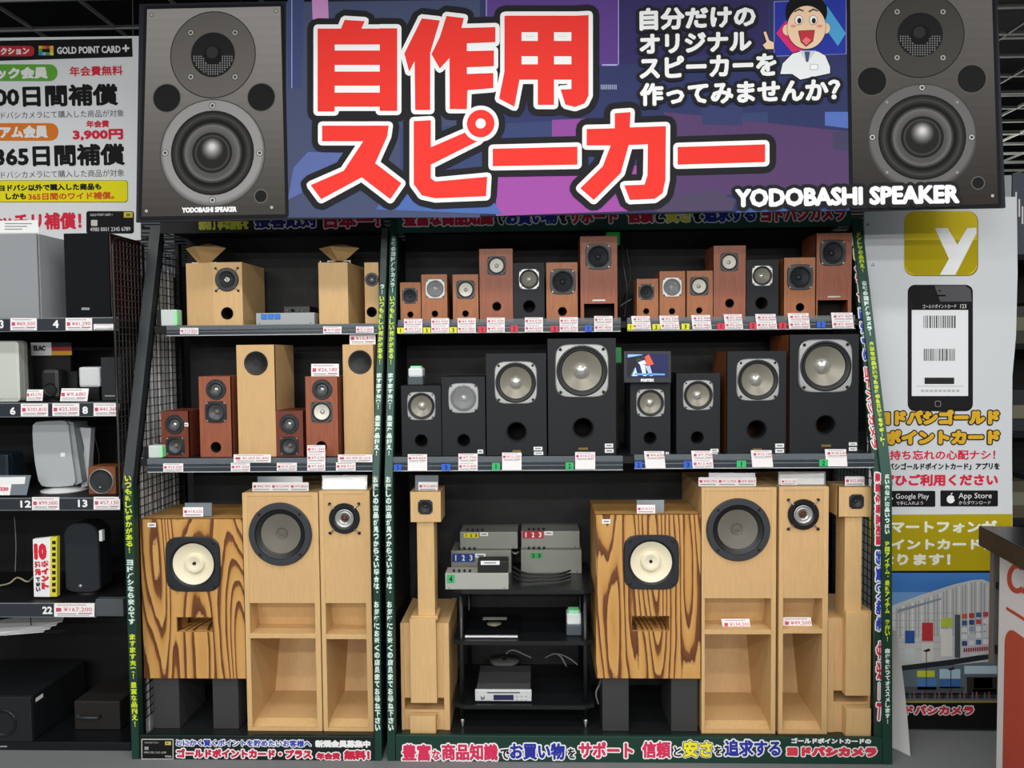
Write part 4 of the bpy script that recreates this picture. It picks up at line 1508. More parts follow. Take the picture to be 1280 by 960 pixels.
def reflector(label, pts, bot, zb, xc, group=None):
    """upturned wooden pyramid sitting point-down on pegs"""
    th = Th('wooden_reflector', label, 'reflector', xc, 325, YQ + .10, z=zb)
    a, b = th.L(pts[0], 308)[0], th.L(pts[1], 308)[0]
    c, d = th.L(bot[0], 324)[0], th.L(bot[1], 324)[0]
    h = th.L(xc, 308.0)[1]
    w = (b-a)/2
    cx = (a+b)/2
    cc = (c+d)/2
    ex = (d-c)/2
    m = M()
    rim = [(cx - w, .03, h - .004), (cx - .02, -w*.55, h - .006), (cx + w, .0, h - .008), (cx - .012, w*.75, h + .022)]
    low = [(cc - ex, .0, .010), (cc, -ex*.8, .010), (cc + ex, .0, .010), (cc, ex*.8, .010)]
    m.add(rim + low, [(0, 1, 5, 4), (1, 2, 6, 5), (2, 3, 7, 6), (3, 0, 4, 7), (4, 5, 6, 7), (0, 1, 2, 3)], mat('b99766', .5, noise=.06, nscale=14))
    m.build('pyramid', th.o)
    for sx in (-1, 1):
        m = M()
        m.lathez(cc + sx*ex*1.9, 0.0, [(.0028, 0), (.0028, .013), (0, .013)], WHITE, 10)
        m.box(cc + sx*ex*.5, cc + sx*ex*1.9, -.0015, .0015, .008, .012, WHITE)
        m.build('peg', th.o)


TOPQ = SH1 + top + .0008
reflector('upturned wooden pyramid reflector on the folded-front birch speaker', (228, 282.5), (247.5, 263), TOPQ, 256)
reflector('upturned wooden pyramid reflector on the plain-sided birch speaker', (396, 449), (416.5, 431), TOPQ, 423)

# ------------------------------------------------------------------ selector boxes and electronics
AL = mat('8f928c', .45, metal=.25)


def selector(label, box, Y, zb, chips, depth, knobs=True, extra=None, mt=AL):
    x0, y0, x1, y1 = box
    th = Th('selector_box', label, 'switch box', (x0+x1)/2, y1, Y, z=zb)
    a, b = th.L(x0, (y0+y1)/2)[0], th.L(x1, (y0+y1)/2)[0]
    t = th.L((x0+x1)/2, y0)[1] - (th.L((x0+x1)/2, y1)[1] if zb is None else 0)
    m = M()
    z0 = 0
    m.box(a, b, 0, depth, z0, z0 + t, mt, .0015)
    m.build('case', th.o)
    for (cx0, cy0, cx1, cy1, words, cm, tm) in chips:
        m = M()
        prect(m, th, cx0, cy0, cx1, cy1, cm, -.0006)
        n = len(words)
        for i, w in enumerate(words):
            if w == ' ':
                continue
            cw = (cx1-cx0)/n
            k1 = .42 if w == '1' else .3
            text(m, th, w, (cx0 + cw*(i+k1), cy0 + .16*(cy1-cy0), cx0 + cw*(i+1-k1), cy1 - .16*(cy1-cy0)), tm, -.0012, bold=.25)
        m.build('number_label', th.o)
    if knobs:
        for i in range(4):
            m = M()
            kx = a + (b-a)*(.13 + .085*i)
            m.lathez(kx, .018, [(.0045, z0 + t), (.0045, z0 + t + .009), (.003, z0 + t + .0105), (0, z0 + t + .0105)], BLK, 14)
            m.build('knob', th.o)
    if extra:
        sticker(th, *extra, lines=1)
    m = M()
    for fx in (a + (b-a)*.06, b - (b-a)*.07):
        m.lathe(fx, z0 + .006, [(.0022, 0), (.0022, -.001), (0, -.0015)], BLK, 0, 8)
        m.build('screw', th.o)
        m = M()
    return th, z0 + t + .0008


KB = mat('1a1a1c', .5)
RACKY = .075
RTOP = P(650, 737.5, RACKY).z + .0006
yb = .30
_, h3 = selector('grey selector box with blue 1 2 3 label, beneath the yellow-labelled one', (564, 688.5, 639, 709.5), yb, RTOP, [(565, 692, 593.5, 702.5, '123', mat('24408f', .5), WHITE)], .16, extra=(594, 692, 607, 697))
_, h4 = selector('grey selector box with green 2 3 label, beneath the red-labelled one', (651.2, 687.7, 727, 706.4), yb, RTOP, [(663, 691, 678, 698, '23', mat('44a05c', .5), KB)], .16)
selector('grey selector box with yellow 1 2 3 label on top of the blue-labelled one', (575, 665, 647, 682), yb + .03, RTOP + h3, [(579.7, 666.3, 598, 672, '123', mat('d8cf2a', .5), KB)], .15, extra=(600, 665.5, 610, 670))
selector('grey selector box with red 1 2 3 label on top of the green-labelled one', (651.6, 664, 724.5, 680), yb + .03, RTOP + h4, [(653, 663.8, 679.5, 673, '123', mat('b02a3c', .5), WHITE)], .15, extra=(680.5, 664, 691, 669))
_, h5 = selector('pale grey selector box with green 4 label at the rack\'s front edge', (556.6, 716.6, 635.6, 735.5), .08, RTOP, [(558.6, 718.3, 568.4, 729, '4', mat('3aa86a', .5), KB)], .085, mt=mat('a9aca6', .45, metal=.2))
_, _h = selector('pale selector box with blue buttons on the top shelf of the narrow bay', (320, 391, 393, 404), .205, SH1, [], .12, knobs=False, mt=mat('a3a9aa', .5))
th = Th('button_strip', None, None, 338, 395, .205)
m = M()
for i in range(3):
    a, b = th.L(326.5 + i*8.4, 395)[0], th.L(333.5 + i*8.4, 395)[0]
    m.box(a, b, -.004, .0, th.L(338, 399)[1], th.L(338, 392.3)[1], mat('2a78d8', .4), .001)
bo = m.build('button_strip', _.o)
bo.location = _.inv @ th.m.translation
bpy.data.objects.remove(th.o)
for i, (y0, y1) in enumerate(((380.5, 391), (370, 380.2))):
    zb = SH1 if i == 0 else ZAMP
    th = Th('small_amplifier', ['lower black mini amplifier of the pair behind the blue-buttoned box', 'upper black mini amplifier of the pair behind the blue-buttoned box'][i], 'amplifier', 373, y1, .345, z=zb)
    a, b = th.L(354.5, 380)[0], th.L(387 if i else 389, 380)[0]
    h = .047 if i == 0 else .036
    m = M()
    m.box(a, b, 0, .13, 0, h, mat('1e2022', .4, spec=.5), .0015)
    m.build('case', th.o)
    for k in range(4):
        m = M()
        m.lathe(a + (b-a)*(.15 + .2*k), h*.5, [(.006 if k == 1 else .003, 0), (.006 if k == 1 else .003, -.009), (0, -.01)], [SILV, BLK, SILV, GRY][k], 0, 14)
        m.build('knob', th.o)
    ZAMP = SH1 + h + .0008
# black box on the front selector
th = Th('control_box', 'black control box with white label resting on the green 4 selector box', 'control box', 616, 716, .085, z=RTOP + h5 + .0)
m = M()
a, b = th.L(597, 708)[0], th.L(635, 708)[0]
m.box(a, b, 0, .075, 0, .045, mat('141618', .4, spec=.5), .002)
m.build('case', th.o)
sticker(th, 601, 701, 624.5, 706)

# rack
th = Th('equipment_rack', 'black open equipment rack with three shelves and spike feet', 'rack', 654, 905, RACKY, z=DECK)
X = lambda x: th.L(x, 800)[0]
zz = lambda y: th.L(654, y)[1]
RK = mat('15171a', .35, spec=.5)
S2Z, S3Z = zz(801.2), zz(881.5)
for zt in (RTOP - DECK - .0006, S2Z - .0006, S3Z - .0006):
    m = M()
    n = 14
    xa, xb = X(566), X(743)
    pts = [(xa, .02)] + [(xa + (xb-xa)*i/n, .0 - .0*sin(pi*i/n)) for i in range(1, n)] + [(xb, .02), (xb, .40), (xa, .40)]
    m.prism(pts, zt - .016, zt, RK)
    m.build('shelf', th.o)
for px_ in (576, 732):
    for y in (.03, .37):
        m = M()
        m.lathez(X(px_), y, [(.0, .035), (.009, .035), (.009, RTOP - DECK - .016), (0, RTOP - DECK - .016)], RK, 18)
        f = m.build('pole', th.o)
        m = M()
        m.lathez(X(px_), y, [(.002, 0), (.007, .022), (.007, .036), (0, .036)], SILV, 14)
        m.build('spike_foot', f)

# binder
th = Th('ring_binder', 'black binder with small label and oval badge lying on the rack shelf', 'binder', 616, 799, .10, z=DECK + S2Z)
m = M()
a, b = th.L(580, 797)[0], th.L(648, 797)[0]
m.box(a + .003, b - .003, .002, .24, .004, .012, PAPER)
m.build('pages', th.o)
m = M()
m.box(a, b, 0, .25, .012, .0155, BLKG, .001)
m.box(a, b, 0, .25, .0, .004, BLKG, .001)
m.box(a, a + .004, .0, .25, .0, .0155, BLKG)
m.build('cover', th.o)
m = M()
cxm = (a+b)/2
m.box(cxm - .045, cxm + .055, .17, .20, .0155, .0162, mat('b5b6b2', .5))
m.build('label_strip', th.o)
m = M()
m.lathez(cxm + .005, .125, [(.03, .0155), (.03, .0163), (0, .0163)], mat('8d8a78', .5), 24)
m.build('badge', th.o)
# alarm sensors


def alarm(label, box, Y, zb, base=True):
    x0, y0, x1, y1 = box
    th = Th('alarm_box', label, 'alarm', (x0+x1)/2, y1, Y, z=zb)
    a, b = th.L(x0, y1)[0], th.L(x1, y1)[0]
    h = th.L((x0+x1)/2, y0)[1]
    w = b-a
    m = M()
    m.box(a, b, 0, w*1.2, 0, h*.45, mat('4a545c', .5), w*.08)
    m.build('base', th.o)
    m = M()
    m.box(a + w*.03, b - w*.03, w*.05, w*1.1, h*.42, h*.9, mat('d6dde0', .45), w*.12)
    m.build('body', th.o)
    m = M()
    m.box(a + w*.15, b - w*.15, w*.15, w*.9, h*.86, h, mat('7fd8a0', .4, emit=.25), w*.06)
    m.build('lamp', th.o)


alarm('white alarm box standing on the smallest black speaker', (509.5, 457.5, 529, 482), YM + .03, SH2 + (P(526, 482, YM).z - SH2))
alarm('white alarm box with green lamp on the rack shelf beside the binder', (708, 764, 727.5, 792), .13, DECK + S2Z)
for lb, bx, Y, zb in (('white alarm box with green end fixed over the narrow bay\'s top shelf by the grid', (201, 387, 221, 403), .19, SH1), ('white alarm box fixed over the narrow bay\'s middle shelf by the grid', (185.5, 557, 203, 574), .062, SH2)):
    th = Th('alarm_box', lb, 'alarm', (bx[0]+bx[2])/2, bx[3], Y, z=zb)
    a, b = th.L(bx[0], bx[3])[0], th.L(bx[2], bx[3])[0]
    h = th.L(bx[0], bx[1])[1]
    m = M()
    m.box(a, b, 0, .05, 0.0, h, mat('c9d2d2', .45), .004)
    m.build('body', th.o)
    m = M()
    m.box(b - .010, b + .002, -.001, .03, .004, h - .004, mat('8fe0a0', .4, emit=.2), .001)
    m.build('lamp', th.o)
    m = M()
    m.box(a - .018, a, .0, .05, .0, h - .004, BLK, .002)
    m.build('bracket', th.o)
th = Th('alarm_box', 'green alarm box peeking out behind a tall brown top-shelf speaker', 'alarm', 766, 304, .405, z=SH1)
m = M()
a, b = th.L(758, 297)[0], th.L(775, 297)[0]
m.box(a, b, 0, .03, th.L(766, 306)[1], th.L(766, 290)[1], mat('2fae4e', .4, emit=.15), .003)
m.build('lamp', th.o)
m = M()
m.box((a+b)/2 - .008, (a+b)/2 + .008, .005, .025, 0, th.L(766, 306)[1], BLK)
m.build('post', th.o)
th = Th('alarm_box', 'green alarm box behind the tallest black speaker, next to the video screen', 'alarm', 773, 455, .27, z=SH2)
m = M()
a, b = th.L(765, 440)[0], th.L(777, 440)[0]
m.box(a, b, 0, .03, th.L(770, 454)[1], th.L(770, 434)[1], mat('2f8a50', .4, emit=.1), .003)
m.build('lamp', th.o)
m = M()
m.box((a+b)/2 - .008, (a+b)/2 + .008, .005, .025, 0, th.L(770, 454)[1], BLK)
m.build('post', th.o)

# CD player
th = Th('disc_player', 'silver compact disc player with dark display on the lowest rack shelf', 'disc player', 629, 881, .10, z=DECK + S3Z)
a, b = th.L(594, 872)[0], th.L(664.5, 872)[0]
h = th.L(629, 862)[1]
m = M()
m.box(a + .004, b - .004, .008, .24, .008, h - .002, mat('5a5d5e', .4, metal=.3), .002)
m.build('case', th.o)
m = M()
m.box(a, b, -.004, .008, .006, h, mat('cfd4d6', .35, metal=.2), .002)
fp = m.build('front_panel', th.o)
m = M()
prect(m, th, 617, 868, 642, 874.5, mat('2b2b52', .2), -.0048)
m.build('display', th.o)
m = M()
prect(m, th, 609, 864.6, 650, 865.8, BLK, -.0048)
m.build('disc_slot', th.o)
m = M()
kx, kz = th.L(603.5, 870.5)
m.lathe(kx, kz, [(.008, -.004), (.008, -.010), (0, -.011)], SILV, 0, 18)
m.build('knob', th.o)
for i in range(3):
    for j in range(2):
        m = M()
        kx, kz = th.L(646 + i*6, 869.5 + j*5)
        m.lathe(kx, kz, [(.0035, -.004), (.0035, -.006), (0, -.0065)], mat('aeb4b6', .4), 0, 10)
        m.build('button', th.o)
for k in (.02, .98):
    m = M()
    m.lathez(a + (b-a)*(.1 + .8*k), .03, [(.011, 0), (.011, .008), (0, .008)], BLK, 14)
    m.build('foot', th.o)
# round silver disc with its black stand
th = Th('round_stand', 'round silver plate on a black ring stand behind the disc player', 'stand', 628, 840, .408, z=DECK + S3Z)
m = M()
x, z = th.L(630.6, 825)
m.lathez(x, 0, [(0, z - .006), (.062, z - .006), (.064, z), (.02, z + .001), (0, z + .001)], mat('9a9c9c', .3, metal=.6), 36)
m.build('plate', th.o)
m = M()
m.lathez(x, 0, [(.035, 0), (.035, .01), (.012, .02), (.012, z - .006), (0, z - .006)], BLKG, 20)
m.build('stem', th.o)
m = M()
m.lathez(x, 0, [(.009, z + .001), (.009, z + .006), (0, z + .006)], BLK, 14)
m.build('hub', th.o)


def cable(label, pts, r, mt, group=None):
    o = P(*pts[0])
    m = M()
    q = [P(*p) for p in pts]
    out = []
    for i in range(len(q)-1):
        p0, p1, p2, p3 = q[max(i-1, 0)], q[i], q[i+1], q[min(i+2, len(q)-1)]
        for k in range(6):
            t = k/6
            out.append(.5*((2*p1) + (p2-p0)*t + (2*p0-5*p1+4*p2-p3)*t*t + (3*p1-p0-3*p2+p3)*t**3))
    out.append(q[-1])
    m.tube([p - o for p in out], r, mt, 7)
    return solo(m, 'cable', label, 'cable', o, group)


GC = mat('8b8d90', .4)
cable('pale grey cable arching over the lowest rack shelf beside the disc player', [(682, 822, .38), (690, 818, .36), (697, 817.5, .36), (706, 820, .35), (716, 826, .34), (722, 831, .34)], .003, GC)
cable('pale grey cable branching off the arching one on the lowest rack shelf', [(697, 818, .362), (702, 822, .355), (708, 833, .35)], .003, GC)
cable('silver cable behind the round plate on the lowest rack shelf', [(633, 817, .40), (638, 813, .39), (645, 813.5, .39), (655, 818, .38), (664, 822, .38)], .003, GC)
for i, (y0, y1, lb) in enumerate(((718, 722, 'topmost'), (724, 726, 'middle'), (729, 730, 'lowest'))):
    cable('black cable running beside the green 4 selector box, %s of three' % lb, [(640, y0 - 10, .12), (655, y0 - 2, .14), (675, y1 - 4, .16), (700, y1 - 5, .18), (713, y1 - 9, .22)], .004, mat('1b1d20', .35, spec=.5))
BC = mat('17181b', .4, spec=.5)
cable('black cable hanging behind the top shelf gap between the two speaker groups', [(778, 306, .36), (779, 330, .34), (784, 365, .33), (780, 398, .3)], .004, BC)
cable('thin black cable looping behind the top shelf gap', [(783, 308, .40), (788, 350, .40), (778, 380, .38), (790, 398, .36)], .003, BC)
cable('thin grey antenna rod leaning in the top shelf gap', [(776, 382, .33), (784, 377, .31), (789, 374, .3)], .002, GC)
cable('thin black cable hanging behind the column speaker near the central posts', [(527, 640, .44), (532, 680, .45), (519, 720, .45), (515, 760, .44)], .002, mat('3a3d40', .4))
cable('silver plugged cable between the blue and green selector boxes', [(640, 690, .33), (644, 692, .30), (648, 690, .33)], .004, SILV)
cable('black and silver cable beside the rack by the plywood speaker', [(748, 830, .2), (751, 850, .12), (745, 866, .09), (748, 880, .09)], .004, mat('55585c', .4))
# ------------------------------------------------------------------ price cards and number tags
class Loose:
    """a free flat plane facing the shop, leaning back a little"""

    def __init__(s, px, py, Y, lean=0.0, rz=0.0):
        s.m = Matrix.Translation(P(px, py, Y)) @ Euler((-lean, 0, rz)).to_matrix().to_4x4()
        s.inv = s.m.inverted()

    L = Th.L

    def finish(s, m, name, label, cat, group):
        o = m.build(name)
        o.matrix_world = s.m
        o['label'], o['category'], o['group'] = label, cat, group
        return o


CARD = mat('eceaec', .6)
CARDP = mat('e9d5dc', .6)


def card(label, bb, Y, prices, lean=0.0, group='price cards on the shelf edges', ratio=None, slant=0.0):
    x0, y0, x1, y1 = bb
    fl = Loose((x0+x1)/2, y1, Y, lean)
    m = M()
    q = [fl.L(x0 - slant, y0), fl.L(x1 - slant, y0), fl.L(x1, y1), fl.L(x0, y1)]
    m.extr(q, 0, .0012, CARD)
    n = max(1, len(prices))
    h = (y1-y0)/(ratio or n)
    w = x1-x0
    for i, t in enumerate(prices):
        a = y0 + h*i
        if t:
            text(m, fl, t, (x0 + .24*w, a + .30*h, x1 - .06*w, a + .64*h), MAG, -.0006)
            prect(m, fl, x0 + .05*w, a + .34*h, x0 + .18*w, a + .62*h, mat('c8496a', .6), -.0006)
        prect(m, fl, x0 + .08*w, a + .10*h, x1 - .2*w, a + .17*h, mat('b9a9b2', .6), -.0006)
        prect(m, fl, x0 + .08*w, a + .74*h, x1 - .45*w, a + .80*h, GRY, -.0006)
        prect(m, fl, x1 - .40*w, a + .72*h, x1 - .06*w, a + .79*h, mat('8a4a60', .6), -.0006)
        prect(m, fl, x0 + .08*w, a + .87*h, x1 - .12*w, a + .92*h, mat('a9a9ae', .6), -.0006)
    return fl.finish(m, 'price_card', label, 'price card', group)


def chip(label, bb, Y, n, cm, tm, group='coloured number tags on the shelf edges'):
    x0, y0, x1, y1 = bb
    fl = Loose((x0+x1)/2, y1, Y)
    m = M()
    q = [fl.L(x0, y0), fl.L(x1, y0), fl.L(x1, y1), fl.L(x0, y1)]
    m.extr(q, 0, .0015, cm)
    w, h = x1-x0, y1-y0
    text(m, fl, n, (x0 + (.44 if n == '1' else .34)*w, y0 + .16*h, x1 - (.44 if n == '1' else .34)*w, y1 - .14*h), tm, -.0006, bold=.2)
    return fl.finish(m, 'number_tag', label, 'number tag', group)


D14 = ['smallest brown speaker', 'clear-covered little brown speaker', 'little white-coned brown speaker', 'tall white-coned brown speaker', 'small black speaker', 'mid-sized orange-brown speaker', 'tallest slotted brown speaker']
DK = mat('20242c', .5)
for half, yr, cs in (('nearer the central posts', .166, [((505, 398.6, 528, 416), '¥3,710'), ((539, 397.7, 561.4, 416), '¥3,930'), ((572, 397.5, 594.7, 416), '¥3,980'), ((608.7, 397, 631, 415.6), '¥5,500'), ((656, 396.8, 678.7, 415.3), '¥4,630'), ((699.6, 396.5, 722.4, 415), '¥5,490'), ((742.7, 395, 765.8, 414.6), '¥7,400')]),
                     ('nearer the phone poster', .166, [((791, 395, 814, 412), '¥3,710'), ((826, 394.6, 849.6, 411.8), '¥3,930'), ((866, 393.8, 889.5, 411.5), '¥3,980'), ((906.6, 392.8, 929, 411.3), '¥5,500'), ((946, 392.5, 971.4, 411), '¥4,630'), ((986.5, 391.5, 1012.7, 410.8), '¥5,490'), ((1040.8, 390.8, 1067.5, 410.4), '¥7,400')])):
    for d, (bb, t) in zip(D14, cs):
        card('two-price white card under the %s %s' % (d, half), bb, yr - .001, [t, t], slant=0 if 'central' in half else 2)
YC, RC, BC2, GC2 = mat('dfe02c', .5), mat('d8324c', .5), mat('2f62d4', .5), mat('35b56c', .5)
chips = [((496.5, 409.6, 504.8, 416.6), '1', YC, 'yellow'), ((529, 409.4, 538, 416.3), '2', YC, 'yellow'), ((562, 409, 571, 416), '3', YC, 'yellow'), ((598, 408, 607.4, 415.8), '1', RC, 'red'), ((638, 407, 647.7, 415), '2', RC, 'red'), ((688.4, 407.2, 697.8, 415), '3', RC, 'red'), ((731, 406.5, 740, 414.5), '1', BC2, 'blue')]
for bb, n, c, cn in chips:
    chip('%s number %s tag on the top edge half nearer the central posts' % (cn, n), bb, .1645, n, c, DK)
chips = [((784.3, 405, 792, 412.3), '1', YC, 'yellow'), ((815.7, 405, 825, 412), '2', YC, 'yellow'), ((852, 404.5, 861.7, 411.8), '3', YC, 'yellow'), ((896.5, 404, 906.4, 411.5), '1', RC, 'red'), ((936.8, 403, 945.8, 411), '2', RC, 'red'), ((973.7, 403, 983, 411), '3', RC, 'red'), ((1021, 401.8, 1031.6, 409.4), '1', BC2, 'blue')]
for bb, n, c, cn in chips:
    chip('%s number %s tag on the top edge half nearer the phone poster' % (cn, n), bb, .1645, n, c, DK)
mid = [((509.7, 567.8, 533.9, 588.5), ['¥4,650'], 2, 'smallest black speaker by the central posts'), ((573, 567, 597, 588.5), ['¥7,700', '¥13,400'], 2, 'clear-covered black speaker'), ((627.7, 565.8, 651.9, 587.6), ['¥12,100'], 2, 'mid-height black speaker nearer the central posts'), ((719, 565, 744, 586.5), ['¥18,530'], 2, 'tallest black speaker beside the video screen'),
       ((807, 564, 832, 585.5), ['¥4,650'], 2, 'black speaker beneath the video screen'), ((866, 563.5, 892, 585.5), ['¥7,700', '¥13,400'], 2, 'small black speaker beside the screen one'), ((940.5, 562.8, 966.5, 584), ['¥12,100'], 2, 'mid-height black speaker nearer the phone poster'), ((1033, 561.4, 1059.5, 583), ['¥18,530'], 2, 'tall black speaker at the outer post')]
for i, (bb, pr, ra, d) in enumerate(mid):
    card('white price card on the middle edge under the %s' % d, bb, .0255, pr, ratio=ra, slant=0 if i < 4 else 2)
for bb, n, c, cn, w in (((492.5, 580.7, 501.8, 588.3), '2', BC2, 'blue', 'at the central posts'), ((552, 580, 563, 588.3), '3', BC2, 'blue', 'under the gap by the clear-covered speaker'), ((615, 578.7, 625, 587.6), '1', GC2, 'green', 'nearer the central posts'), ((707, 578, 717, 586.8), '2', GC2, 'green', 'beside the tallest black speaker\'s card'),
                        ((793.5, 577, 803, 585.3), '2', BC2, 'blue', 'below the video screen'), ((854.6, 576.5, 865.4, 585), '3', BC2, 'blue', 'one card along from the screen'), ((921, 575.7, 932.6, 584), '1', GC2, 'green', 'nearer the phone poster'), ((1024, 574.5, 1035, 583), '2', GC2, 'green', 'under the speaker at the outer post')):
    chip('%s number %s tag on the middle edge, %s' % (cn, n, w), bb, .024, n, c, DK)
# narrow bay
for bb, Y, pr, ra, lb in (((225, 409.8, 248, 418), .1655, ['¥19,800'], 1, 'price card on the narrow bay\'s top edge under the folded-front speaker'), ((404, 408, 427, 417.5), .1655, ['¥17,400'], 1, 'price card on the narrow bay\'s top edge under the plain-sided speaker'),
                          ((445, 408, 467, 416), .1655, ['¥19,800'], 1, 'price card on the narrow bay\'s top edge directly above the ¥15,410 card'), ((204, 579.2, 229, 589.5), .0255, ['¥10,200'], 1, 'price card under the short dark red speaker by the wire grid'),
                          ((288.6, 578.5, 312.5, 589.5), .0255, ['¥9,350'], 1, 'price card clipped below the long price strip under the tall birch speaker'), ((292, 568, 338.6, 578.3), .0225, ['¥1,450 ¥1,400'], 1, 'long price strip at the foot of the tall birch speaker between red ones'),
                          ((346, 578.5, 371, 588.5), .0255, ['¥10,200'], 1, 'price card under the short dark red speaker beside the pale tall box'), ((384, 556.5, 406.5, 588.5), .0225, ['¥1,241', '¥7,530', '¥7,440'], 3, 'tall three-price card covering the foot of the cream-coned speaker'),
                          ((422.5, 568.2, 465.5, 577.8), .0225, ['¥3,300 ¥1,410'], 1, 'long price strip at the foot of the tall birch speaker beside the posts'), ((420, 578, 444.5, 588.5), .0255, ['¥8,910'], 1, 'price card below the long strip beside the central posts')):
    card(lb, bb, Y, pr, ratio=ra, slant=0)
card('large white ¥15,410 card standing on a tall birch speaker', (437, 415.8, 469.5, 430.8), .185, ['¥15,410'], lean=.12, group='cards standing on speakers')
card('large white ¥26,180 card standing on a red-brown speaker', (389, 454.8, 423.6, 471), YN + .012, ['¥26,180'], lean=.12, group='cards standing on speakers')
card('white ¥134,200 card leaning in the mouth of a horn tower', (903.7, 773.5, 938.7, 788.5), YB + .035, ['¥134,200'], lean=.2, group='cards in the horn mouths', slant=2)
card('white ¥49,500 card leaning in the mouth of a slim horn tower', (979.5, 771.5, 1015.5, 787), YB + .035, ['¥49,500'], lean=.2, group='cards in the horn mouths', slant=2)


def stand_card(label, hb, sb, prices, Y=YB + .03, paper=False):
    x0, y0, x1, y1 = hb
    th = Th('card_stand', label, 'card stand', (x0+x1)/2, max(y1, sb[3] if sb else 0), Y, rot=(-.18, 0, 0), group='clear card stands on the lowest speakers')
    m = M()
    q = [th.L(x0, y0), th.L(x1, y0), th.L(x1, y1), th.L(x0, y1)]
    m.extr([(a, max(b, .0005)) for a, b in q], 0, .002, CLEAR if paper else SMOKE)
    m.build('acrylic_plate', th.o)
    if sb:
        x0, y0, x1, y1 = sb
        m = M()
        q = [th.L(x0, y0), th.L(x1, y0), th.L(x1, y1), th.L(x0, y1)]
        m.extr([(a, max(b, .0005)) for a, b in q], -.0012, -.0002, CARD)
        n = len(prices)
        for i, t in enumerate(prices):
            w = (x1-x0)/n
            text(m, th, t, (x0 + w*(i+.26), y0 + .30*(y1-y0), x0 + w*(i+.95), y0 + .62*(y1-y0)), MAG, -.0018)
            prect(m, th, x0 + w*(i+.06), y0 + .32*(y1-y0), x0 + w*(i+.2), y0 + .6*(y1-y0), mat('c8496a', .6), -.0018)
            prect(m, th, x0 + w*(i+.08), y0 + .75*(y1-y0), x0 + w*(i+.9), y0 + .85*(y1-y0), GRY, -.0018)
        m.build('price_strip', th.o)
    if paper:
        m = M()
        x0, y0, x1, y1 = hb
        q = [th.L(x0 + 1.5, y0 + 4), th.L(x1 - 1.5, y0 + 2), th.L(x1 - 2, y1 - 1), th.L(x0 + 1, y1 - 1)]
        m.extr(q, .0025, .0032, PAPER)
        m.build('paper_sheet', th.o)
    m = M()
    a, b = th.L(hb[0], hb[3])[0], th.L(hb[2], hb[3])[0]
    m.box(a, b, .002, .03, .0005, .002, SMOKE)
    o = m.build('foot', th.o)


stand_card('clear stand with price strip on the plywood speaker beside the wire grid', (231, 628.5, 264.6, 645), (229, 634, 254, 646), ['¥18,525'])
stand_card('clear stand with long three-price strip on the narrow bay\'s horn tower', (322, 595.5, 378, 613), (315.6, 603, 386, 614), ['¥40,700', '¥12,090', '¥9,860'])
stand_card('clear stand holding a white sheet on the slim tower beside the central posts', (402.5, 594, 459, 612.5), None, [], paper=True)
stand_card('clear stand with price card on the column speaker at the central posts', (519, 594, 548, 613), (523, 602.5, 547, 614), ['¥52,800'])
stand_card('clear stand with price strip on the plywood speaker beside the rack', (796, 625, 830, 641), (796, 631, 819, 642), ['¥18,525'])
stand_card('clear stand with long three-price strip on the ¥134,200 horn tower', (886, 591, 944, 606), (873, 596.5, 945, 607.8), ['¥40,700', '¥12,090', '¥9,860'])
stand_card('clear stand holding a white sheet on the ¥49,500 slim tower', (973, 589.5, 1032, 606.5), (976, 598, 996, 606.5), ['¥12,100'], paper=True)
stand_card('clear stand with price card on the column speaker at the outer post', (1058, 595, 1079, 606), (1056, 595.5, 1080.5, 607.6), ['¥52,800'])

# ------------------------------------------------------------------ old shelving beside the poster
YG = 0.06
gon = Th('display_shelf', 'black shelf unit of assorted hi-fi speakers under the card poster', 'display shelf', 60, 950, YG, z=0)
gx0 = P(-160, 600, YG).x
gx1 = P(153, 600, YG).x
GZ = []
for k, (y0, y1) in enumerate(((395.5, 414), (501.5, 521), (620.5, 638), (752, 771.5))):
    zt = P(76, y0 + 1.5, YG).z
    GZ.append(zt)
    m = M()
    m.box(gx0 - gon.m.translation.x, gx1 - gon.m.translation.x, .012, .44, zt - .03, zt - .0006, BLK)
    m.build('shelf_board', gon.o)
    fl = Flat(gon, (0, YG, 0), (0, 0, 0))
    m = M()
    b = fl.L((147, 147, 149)[k] if k < 3 else 120, y0)[0]
    zb = P(76, y1, YG).z
    m.box(gx0, b, 0, .008, zb, zt, mat('2f343a', .3, spec=.5), .001)
    m.box(gx0, b, -.001, 0, zt - .004, zt - .001, mat('7c848a', .3))
    m.box(gx0, b, -.001, 0, zb, zb + .002, mat('7c848a', .3))
    for t, x0, x1, ya, yb in (((('3', 0, 4.5, 400, 410.5), ('4', 66, 73.5, 400, 410)), (('6', 12.5, 19.5, 509, 518.5), ('8', 103, 110, 508, 517.5)), (('12', 25.5, 39, 625.5, 634.5), ('13', 97.5, 109.5, 624.5, 634)), (('22', 53, 65.5, 758, 767.5),))[k]):
        text(m, fl, t, (x0, ya, x1, yb), WHITE, -.0006, bold=.5)
    fl.place(m.build('price_rail'))
T = gon.m.translation
m = M()
m.box(gx0 - T.x, gx1 - T.x + .021, .44, .46, 0, 1.93, BLK)
m.build('back_panel', gon.o)
m = M()
m.add([(gx1 - T.x + dx_, y, z) for dx_ in (.018, .022) for (y, z) in ((0, 0), (.46, 0), (.46, 1.93), (.26, 1.93), (0, ZK))], [(0, 1, 2, 3, 4), (5, 6, 7, 8, 9)] + [(i, (i+1) % 5, 5+(i+1) % 5, 5+i) for i in range(5)], BLK)
m.build('end_panel', gon.o)
m = M()
m.box(gx0 - T.x, gx1 - T.x, .0, .44, 0, .035, BLKG, .003)
m.build('base_deck', gon.o)
m = M()
fl = Flat(gon, (0, YG - .002, 0), (0, 0, 0))
